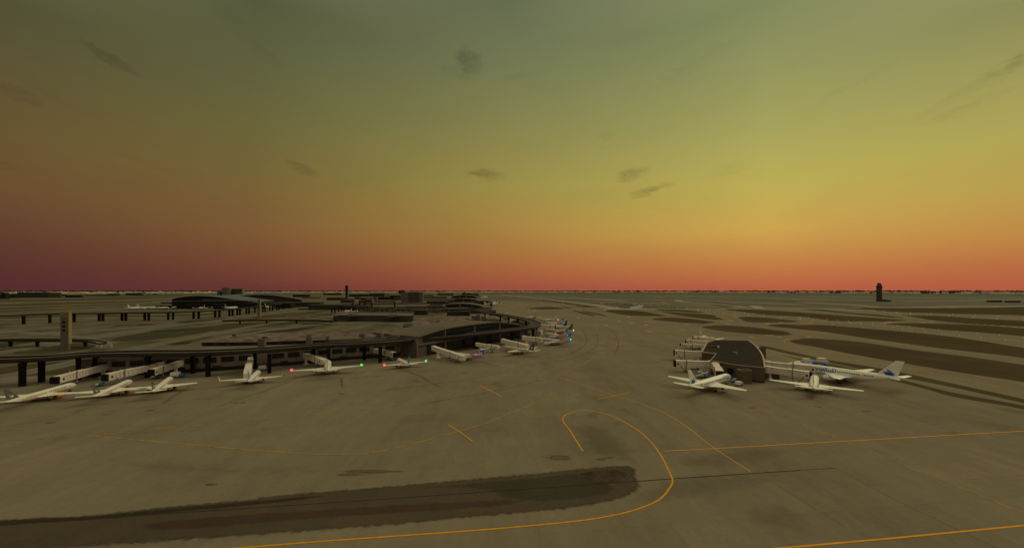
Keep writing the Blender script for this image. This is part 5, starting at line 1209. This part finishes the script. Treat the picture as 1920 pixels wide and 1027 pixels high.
# ---------------------------------------------------------------- blocks of the middle distance
def simple(name, label, cat, x0, x1, ytop, ybase, depth=60, mw=wall, mr=roofd, extras=(), bands=0, trim=None):
    d = F*H/(ybase-YH); root = bldg(name, label, cat, (x0+x1)/2, d); zt = ZAT(ytop, d)
    o = wbox(root, 'main_block', x0, x1, d, 0, zt, depth, mw, mr)
    a, b = P(x0, d), P(x1, d)
    for k in range(bands):
        z = zt*(k+.7)/(bands+.4); m = MB(); m.beam(Vector((a.x+2, d-.2, z)), Vector((b.x-2, d-.2, z)), .5, zt/(bands+.4)*.45); m.build('window_band', glf, root, rel=rel(root))
    m = MB(); m.beam(Vector((a.x, d-.1, zt+.1)), Vector((b.x, d-.1, zt+.1)), 1.2, max(.8, zt*.05)); m.build('roof_edge', trim or frm, root, rel=rel(root))
    for ex in extras: wbox(root, ex[5] if len(ex) > 5 else 'side_block', ex[0], ex[1], d-ex[4], 0, ZAT(ex[2], d-ex[4]), depth*.7, ex[3], mr)
    return root
OB = simple('office_block', 'grey office block with dark louvred centre standing above the terminals', 'office block', 752, 792, 547.6, 567, 70, wall2, roofd, ((752, 766, 548, wall2, 6, 'stair_tower'), (786, 792.5, 548, wall2, 6, 'stair_tower')), 6)
simple('low_hall', 'long dark windowless hall left of the middle guideway piers', 'hall', 578, 642, 571.6, 580.6, 60, wall3, roofd, ((640, 690, 573.4, wall3, 4),), 0)
simple('hotel_building', 'tan hotel slab with two towers rising above the black terminal', 'hotel', 427, 453.5, 541.6, 559, 60, mat('hotel_tan', alb(64, 58, 30), .85, .1, scale=.02), roofd, ((416.2, 424, 539.2, wall2, 30, 'stair_tower'), (424, 431.6, 539.2, mat('hotel_gold', alb(88, 80, 46), .85, .1, scale=.02), 28, 'lift_tower'), (407, 412.5, 546.4, wall2, 10), (412.5, 416.5, 547, blk, 8), (435, 453, 541.2, wall2, -30), (453, 455, 541.6, walltan, 6), (425, 427.4, 545.5, walltan, 12)), 7)
# black terminal with long vaulted roof
d = 1330; BT = bldg('black_terminal', 'black arched terminal with blue-grey vaulted roof across the far field', 'terminal building', 400, d)
a, b = Vector(P(322.5, d)[:2]), Vector(P(482, d*1.06)[:2]); tops = [(322.5, 560.6), (335, 557.6), (352, 555.4), (372, 554.6), (395, 555.4), (420, 558.4), (447, 562.4), (482, 566)]
body, f, pr, nn = hall(BT, a, b, [((x-322.5)/(482-322.5), ZAT(y, d*(1+.06*(x-322.5)/159.5))) for x, y in tops], 260, blk, steel, nb=40, lip=4)
dvb = b-a
m = MB(); m.beam(Vector((*(a-nn*1.), 26)), Vector((*(b-nn*1.), 26)), 2, 1.); m.beam(Vector((*(a+dvb*.35-nn*2), 31)), Vector((*(b-nn*2), 26.5)), 2, 1.2); m.build('ledge', sill, BT, rel=rel(BT))
m = MB()
for i in range(1, 16): p_ = a+dvb*i/16-nn*1.2; m.box((p_.x, p_.y, 12.5), (1.2, 1.2, 25), 0)
m.build('facade_fin', mat('black_fin', (.02, .02, .019), .7, .1), BT, rel=rel(BT))
wbox(BT, 'right_wing', 440, 545, d*1.04, 0, 19, 60, blk, roofd); wbox(BT, 'right_wing', 530, 600, d*1.12, 0, 17, 60, wall3, roofd)
wbox(BT, 'left_pier', 301, 324, d*1.02, 17, 21, 12, blk, blk); wbox(BT, 'left_pier', 293, 320, d*.99, 5, 12, 12, blk, blk)
wbox(BT, 'gate_house', 400, 420, d*.985, 0, 17, 14, blk, wall3); wbox(BT, 'gate_house', 352, 375, d*.985, 0, 16, 14, blk, wall3)
for x in (305, 316): wbox(BT, 'pier_leg', x, x+1.6, d*.99, 0, 6, 3, blk, blk)
VR = bldg('vaulted_hall', 'long pale blue-grey vaulted roof stretching right behind the hotel', 'terminal hall', 500, 1700)
a, b = Vector(P(400, 1560)[:2]), Vector(P(566, 1760)[:2])
body, f, pr, nn = hall(VR, a, b, [(0, 22), (.15, 36), (.4, 44), (.62, 42), (.82, 32), (1, 20)], 420, wall3, steel, lip=4)
# ---------------------------------------------------------------- scattered far blocks, each a building of its own
FAR = [(0, 10.5, 548.4, 560.6, blk, 'black block cut off by the left edge of the photo'), (13.5, 31, 550.6, 558.6, glf, 'low dark block second from the left edge'), (32, 89, 548, 557.8, mat('slate_cladding', alb(36, 36, 32), .8, .1, scale=.01), 'long slate-grey hangar with tan end wall at far left'),
       (122, 152, 553.4, 557.6, blk, 'low black shed right of the slate hangar'), (113, 121, 551.6, 554.6, blk, 'tiny dark shed just right of the hangar tan wall'), (146, 159, 550.2, 552.6, glf, 'flat dark shed behind the low black shed'), (160, 214, 552.6, 554.6, wall3, 'long thin dark shed in the middle of the left skyline'), (200, 222, 550.2, 553.4, glf, 'small dark shed left of the two yellow-brown sheds'),
       (235, 266, 549.2, 553.6, glf, 'dark shed with uneven roof left of the black terminal'), (215, 226, 551.6, 554.4, mat('ochre_wall', alb(84, 66, 30), .85, .1), 'ochre shed between dark sheds on the left skyline'), (276, 281, 550.4, 553.2, wall3, 'very small brown hut left of the black terminal'), (286, 294, 550, 553, blk, 'very small black hut next to the brown hut'),
       (549, 580, 552.4, 556.6, blk, 'low black mound-like hall right of the vaulted roof'), (566, 600, 557.4, 559, wall3, 'thin brown strip building right of the vaulted roof'), (606, 640, 549.6, 553, glf, 'long dark block left of the slim control tower'), (612, 621, 549.4, 552, blk, 'black rooftop block left of the slim control tower'), (625, 637, 549.4, 551.8, blk, 'second black rooftop block left of the slim control tower'),
       (612, 648, 558, 562.8, wall3, 'dark terminal front left of the slim tower foot'), (638, 664, 560.4, 568.5, wall2, 'brown building at the foot of the slim control tower'), (664, 676, 556.6, 561, wall2, 'boxy grey block right of the slim control tower'), (676, 702, 558.4, 562.4, blk, 'low black terminal front between two grey boxes'), (700, 706.5, 556.4, 563, wall2, 'upright grey box left of the office block'), (706, 740, 556.6, 562, blk, 'dark terminal front left of the office block'), (739, 752, 556.2, 563, wall2, 'grey block touching the left side of the office block'),
       (654, 692, 551.6, 556, wall3, 'wide dark roofline below the horizon right of the slim tower'), (692, 720, 550, 556, mat('slate_cladding', alb(36, 36, 32)), 'slate box on the skyline left of the twin-headed tower'), (722, 731, 550, 556, walltan, 'tan-edged block just left of the twin-headed tower'), (731, 750, 553.4, 556.5, blk, 'thin black block left of the office block'),
       (684, 698, 559.6, 569, wall, 'stepped pale brown building in the middle of the terminals'), (672, 686, 562.6, 569, wall, 'sloped brown building left of the stepped one'), (700, 740, 563.8, 567.4, wall2, 'long low grey building under the office block'), (793, 838, 556.2, 559, wall3, 'thin dark terminal strip right of the office block'), (793, 846, 560.4, 564, wall, 'brown strip building right of the office block'), (800, 836, 565, 569, wall3, 'dark block left of the third glass hall'), (793, 812, 552.6, 555, roofd, 'small pale-roofed strip right of the office block'),
       (820, 850, 550.6, 553.6, wall3, 'dark strip building left of the farthest hall'), (806, 830, 570.6, 576.4, wall2, 'wide brown block left of the second glass hall'), (884, 897, 550.6, 555, wall2, 'grey block right of the farthest hall'), (866, 884, 549.6, 552.6, blk, 'black roofline on top of the farthest hall'), (870, 905, 566.4, 570, wall3, 'dark block right behind the third glass hall'), (776, 800, 582, 590.5, wall3, 'dark garage side left of the plant towers'), (838, 880, 584.4, 592, wall3, 'dark brown building in front of the second glass hall'), (880, 930, 582, 588.5, wall2, 'grey service block below the second hall side blocks'),
       (1181, 1209, 546.8, 549.7, blk, 'black hangar on the horizon, left one of three in line'), (1210.5, 1243, 546.8, 549.9, blk, 'black hangar on the horizon, middle one of three in line'), (1245, 1303, 548, 550.3, mat('hangar_grey', alb(34, 32, 26), .8, .1), 'long low dark hangar on the horizon, right one of three in line'), (1858, 1879, 563.2, 566.4, blk, 'low black shed on the right airfield near the photo edge'), (1892, 1914, 564, 567, mat('hangar_grey', alb(34, 32, 26)), 'low dark grey shed at the right photo edge')]
for x0, x1, y0, y1, mw, lb in FAR:
    nm = 'hangar' if 'hangar' in lb else ('shed' if 'shed' in lb else ('hut' if 'hut' in lb else 'far_building'))
    ex = ((89.2, 112.5, 548.2, mat('hangar_tan', alb(58, 50, 30), .85, .1, scale=.02), 0, 'end_wall'),) if 'slate-grey hangar' in lb else ()
    simple(nm, lb, nm.replace('_', ' ') if nm != 'far_building' else 'building', x0, x1, y0, y1, 40, mw, roofd if mw is not blk else wall3, ex, 1 if (y1-y0) > 4 and mw in (wall2, wall) else 0)
# ---------------------------------------------------------------- horizon: a low wooded rise with pale buildings at its foot
hill_m = mat('rise_grass', alb(54, 52, 32), .95, .1, scale=.002)
m = MB(); rows = []
for r, z in ((6700, -1), (7000, 2), (7400, 10), (8000, 30), (8600, 48), (9500, 50), (11000, -5)):
    rows.append([Vector((r*math.sin(a), r*math.cos(a), z)) for a in [math.radians(-72+144*i/72) for i in range(73)]])
m.loft(rows, 0, False, False); structure(m.build('hill', hill_m))
def rise(r): 
    q = ((6700, -1), (7000, 2), (7400, 10), (8000, 30), (8600, 48), (9500, 50))
    for (r0, z0), (r1, z1) in zip(q, q[1:]):
        if r <= r1: return z0+(z1-z0)*(r-r0)/(r1-r0)
    return 50
m = MB(); ico = [(0, 0, 1)]+[(math.cos(2*PI*i/5)*.9, math.sin(2*PI*i/5)*.9, .35) for i in range(5)]+[(math.cos(2*PI*(i+.5)/5)*.9, math.sin(2*PI*(i+.5)/5)*.9, -.35) for i in range(5)]
icf = [(0, 1+i, 1+(i+1) % 5) for i in range(5)]+[(1+i, 6+i, 1+(i+1) % 5) for i in range(5)]+[(6+i, 6+(i+1) % 5, 1+(i+1) % 5) for i in range(5)]
rt = random.Random(3)
for i in range(4200):
    a = math.radians(rt.uniform(-64, 64)); r = rt.choice((7900, 8050, 8250, 8500, 8800))+rt.uniform(-120, 120); z = rise(r); h = rt.uniform(7, 13)*(1.3 if rt.random() < .12 else 1); w_ = rt.uniform(14, 34)
    m.add([(r*math.sin(a)+x*w_*rt.uniform(.7, 1.2), r*math.cos(a)+y*w_*rt.uniform(.7, 1.2), z+h*.5+zz_*h*rt.uniform(.75, 1.15)) for x, y, zz_ in ico], icf)
o = m.build('treeline', mat('far_foliage', alb(34, 36, 16), .95, .35, scale=.03, spec=.05)); o['kind'] = 'stuff'
m = MB()
for i in range(1700):
    a = math.radians(rt.uniform(-63, 63)); r = rt.uniform(7620, 7880); k = rt.random()
    if a > .15 and k < .35: continue
    w_ = rt.uniform(20, 90) if k < .85 else rt.uniform(6, 14); h = rt.uniform(14, 25) if k < .9 else rt.uniform(22, 38)
    m.box((r*math.sin(a), r*math.cos(a), rise(r)-1+h/2), (w_, rt.uniform(15, 30), h), -a, mi=rt.choice((0, 0, 0, 1, 1, 2)))
o = m.build('distant_town', [mat('town_cream', (.88, .80, .66), .8, .1, scale=.01), mat('town_grey', (.62, .58, .5), .8, .1, scale=.01), mat('town_ochre', (.85, .62, .36), .8, .1, scale=.01)]); o['kind'] = 'stuff'
for x0, x1, y0, y1, lb in ((1759, 1786, 547.2, 549.4, 'widest white warehouse on the right horizon'), (1830, 1846, 547.6, 549.8, 'white warehouse on the horizon right of the widest one'), (1864, 1880, 547.6, 549.6, 'pale warehouse on the horizon above the black shed'), (1900, 1912, 547.8, 550, 'pale warehouse on the horizon at the right photo edge'), (1592, 1640, 546.4, 547.8, 'long thin white warehouse left of the octagonal tower'), (1688, 1712, 546.6, 548, 'thin white warehouse right of the octagonal tower'), (1502, 1510, 546, 547.8, 'small white warehouse far left of the octagonal tower'), (1527, 1535, 546, 547.6, 'small white box on the horizon left of the octagonal tower'), (1365, 1382, 546.2, 547.8, 'pale warehouse on the horizon above the brown islands')):
    d = F*H/(6.4); root = bldg('warehouse', lb, 'warehouse', (x0+x1)/2, d); z0 = ZAT(y1, d)
    wbox(root, 'main_block', x0, x1, d, 0, ZAT(y0, d), 40, mat('warehouse_white', (.88, .84, .74), .8, .06, scale=.01), roofm)
    a, b = P(x0, d), P(x1, d); mm = MB(); mm.beam(Vector((a.x+6, d-.4, ZAT(y1, d)*.5)), Vector((b.x-6, d-.4, ZAT(y1, d)*.5)), .8, max(2, ZAT(y1, d)*.4)); mm.build('door_band', wall, root, rel=rel(root))
# ---------------------------------------------------------------- service vehicles
def vehicle(label, cat, px, py, ang, kind, body, second=wht, s=1.0, grp='service vehicles on the apron'):
    c = G(px, py); root = thing(kind, label, cat, (c.x, c.y, 0), math.radians(ang), grp)
    def bx(name, cx, cz, lx, ly, lz, mt, par=root, cy=0, bv=.08):
        m = MB(); m.box((cx*s, cy*s, cz*s), (lx*s, ly*s, lz*s)); return m.build(name, mt, par, bevel=bv*s)
    Lx = 7 if kind != 'tug' else 4.6
    bx('chassis', 0, .75, Lx, 2.1, .4, dmetal)
    cab = bx('cab', Lx/2-.95, 1.75, 1.9, 2.3, 1.7, body, bv=.2)
    bx('windscreen', Lx/2+.02, 2.05, .08, 2.0, .8, glassy, cab, bv=0); bx('side_window', Lx/2-.9, 2.1, 1.0, 2.34, .6, glassy, cab, bv=0)
    if kind == 'box_truck': bx('cargo_box', -1.1, 2.25, 4.6, 2.5, 2.6, second, bv=.05); bx('side_stripe', -1.1, 1.5, 4.62, 2.54, .5, body, bv=0)
    elif kind == 'tanker_truck':
        m = MB(); m.lathe((-3.5*s, 0, 2.0*s), (1, 0, 0), [(0, .5*s), (.2*s, 1.05*s), (4.3*s, 1.05*s), (4.5*s, .5*s)], 16); m.build('tank', second, root, True)
    elif kind == 'catering_truck':
        bx('lifted_box', -.6, 5.2, 5.4, 2.6, 2.6, second, bv=.05); bx('front_platform', 3.0, 4.2, 1.8, 2.4, .25, second, bv=0)
        for sg in (-1, 1):
            m = MB(); m.beam(Vector((-2.6*s, sg*1.0*s, 1.0*s)), Vector((1.6*s, sg*1.0*s, 3.8*s)), .2*s, .25*s); m.beam(Vector((1.6*s, sg*1.0*s, 1.0*s)), Vector((-2.6*s, sg*1.0*s, 3.8*s)), .2*s, .25*s); m.build('scissor_arm', body, root)
    elif kind == 'tug': bx('engine_hood', -1.0, 1.25, 2.4, 2.1, .7, second, bv=.12)
    elif kind == 'belt_loader':
        m = MB(); m.beam(Vector((-4.2*s, 0, 1.3*s)), Vector((3.6*s, 0, 3.6*s)), 1.3*s, .3*s); m.build('belt', second, root)
    for sx in (Lx/2-1.2, -Lx/2+1.2):
        for sg in (-1, 1):
            m = MB(); m.lathe((sx*s, (sg*1.0-.2)*s, .52*s), (0, 1, 0), [(0, .25*s), (.04*s, .5*s), (.36*s, .5*s), (.4*s, .25*s)], 12); m.build('wheel', tyre, root, True)
    return root
V = vehicle
pblue = mat('pale_blue_paint', alb(116, 130, 122), .4, .1, scale=.5)
V('blue and white box truck at the wing of the third orange-engined jet', 'truck', 333, 708, 15, 'box_truck', mblue, wht, 1.15)
V('small blue tug between the second and third orange-engined jets', 'tug', 292, 709, 0, 'tug', mblue, wht)
V('pale blue box truck ahead of the teal-tailed jet nose', 'truck', 495, 694, 30, 'box_truck', pblue, wht, 1.1)
V('small blue and white tug left of the first orange-bellied jet wing', 'tug', 186, 724, 10, 'tug', mblue, wht)
V('pale blue belt loader at the nose of the small lit jet', 'loader', 731, 675, -20, 'belt_loader', pblue, pblue)
V('small pale tug right of the belt loader by the small lit jet', 'tug', 739, 674, 0, 'tug', pblue, pblue)
V('red-fronted cart behind the small lit jet at the hall wall', 'tug', 752, 669, 0, 'tug', red, red)
V('blue and white flatbed beside the nearest left satellite jet bridge column', 'truck', 1303, 693, 4, 'belt_loader', pblue, pblue, 1.1)
V('pale blue loader at the left wing of the lettered wide-body by the satellite', 'loader', 1318, 708.5, 10, 'belt_loader', pblue, pblue, 1.2)
V('pale blue flatbed left of the satellite under the second jet bridge', 'truck', 1306, 654.5, 4, 'belt_loader', pblue, pblue, 1.2)
V('blue and white box truck in front of the satellite corner near the wide-body nose', 'truck', 1386, 723, 24, 'box_truck', pblue, wht, .85)
V('small pale blue tug at the nose wheel of the lettered wide-body', 'tug', 1376, 716, 30, 'tug', pblue, pblue)
V('white fuel tanker with blue cab, leftmost of the trucks beyond the right jet bridges', 'fuel truck', 1498, 685, 6, 'tanker_truck', blue, cream, 1.2)
V('raised white catering truck in the middle of the trucks by the long wide-body', 'catering truck', 1513, 686.5, 0, 'catering_truck', cream, cream, 1.0)
V('raised white catering truck with blue lift right beside the long wide-body nose', 'catering truck', 1542, 688, 0, 'catering_truck', blue, cream, 1.15)
V('blue belt loader between the two raised catering trucks', 'loader', 1522, 685.5, 10, 'belt_loader', blue, blue, 1.1)
V('small dark blue tug rightmost of the trucks by the long wide-body', 'tug', 1547, 688.5, 0, 'tug', mblue, blue)
V('small grey blue cart below the black bridge mouth by the tail-on jet', 'tug', 1518, 713, 40, 'tug', pblue, metal, .8)
V('pale catering van under the nearest blue-tailed airliner wing', 'van', 1026, 647.5, 20, 'box_truck', cream, cream, 1.1)
V('red belt loader under the nearest blue-tailed airliner engine', 'loader', 1031, 644.5, 0, 'belt_loader', red, red)
V('pale blue truck below the boxy bridge of the nearest blue-tailed airliner', 'truck', 1001, 642.5, -10, 'box_truck', pblue, pblue)
V('pale blue truck under the second boxy bridge of the gate row', 'truck', 1000, 630.5, -10, 'box_truck', pblue, pblue)
V('red tug under the second blue-tailed airliner', 'tug', 1029, 633, 0, 'tug', red, red, 1.2)
V('small blue cart under the beige airliner with grey-brown tail', 'tug', 1029, 617.6, 0, 'tug', mblue, dmetal, 1.2)
V('white van parked beyond the guideway piers near the curled ramp', 'van', 951, 589.4, 0, 'box_truck', cream, cream, 1.4)
V('yellow service truck beyond the first pier gap of the guideway loop', 'truck', 930, 588.4, 0, 'box_truck', mat('dull_yellow', alb(140, 112, 40), .5), cream, 1.4)
V('grey flatbed at the dark-tailed airliner nose under its bridge', 'truck', 925, 654.5, -20, 'belt_loader', pblue, metal, 1.2)
# ---------------------------------------------------------------- runway edge lights
rl_m = mat('lamp_white', (.8, .76, .65), .4, 0, emit=((1, .92, .75), .45)); rl_p = mat('lamp_post', alb(90, 82, 60), .6)
def light_src():
    r = thing('runway_light', 'small white edge light standing in a row beside the right-hand runways', 'runway light', (0, 0, 0), 0, 'runway edge lights')
    m = MB(); m.tube((0, 0, 0), (0, 0, .5), .12, .1, 6); m.build('stem', rl_p, r)
    m = MB(); m.lathe((0, 0, .5), (0, 0, 1), [(0, .3), (.35, .42), (.6, .3), (.75, .05)], 8); m.build('lens', rl_m, r, True); return r
src = light_src(); first = True
rows = [(c6([(0, 340), (300, 366), (700, 400), (1100, 442), (1500, 478), (1920, 515)]), 17), (c6([(0, 362), (320, 382), (700, 418), (1000, 462), (1400, 505), (1760, 540)]), 16), (c6([(440, 275), (900, 303), (1400, 322), (1920, 345)]), 11), (c6([(640, 291), (1000, 318), (1500, 345), (1920, 370)]), 9),
        (c7([(900, 190), (1130, 200), (1330, 216), (1600, 240), (1900, 268)]), 12), (c7([(1000, 205), (1300, 235), (1600, 258), (1920, 282)]), 9), (c7([(430, 148), (700, 168), (1000, 196)]), 8)]
for pts, n in rows:
    pp = [Vector(G(*p)[:2]) for p in pts]; ls = [(b-a).length for a, b in zip(pp, pp[1:])]; tot_ = sum(ls)
    for i in range(n):
        s_ = tot_*i/(n-1); k = 0
        while k < len(ls)-1 and s_ > ls[k]: s_ -= ls[k]; k += 1
        p_ = pp[k]+(pp[k+1]-pp[k])*min(1, s_/ls[k]); sc_ = max(.5, p_.y/850)
        o = src if first else dup(src, (0, 0, 0), 0, src['label']); first = False
        o.location = (p_.x, p_.y, .1); o.scale = (sc_, sc_, sc_)
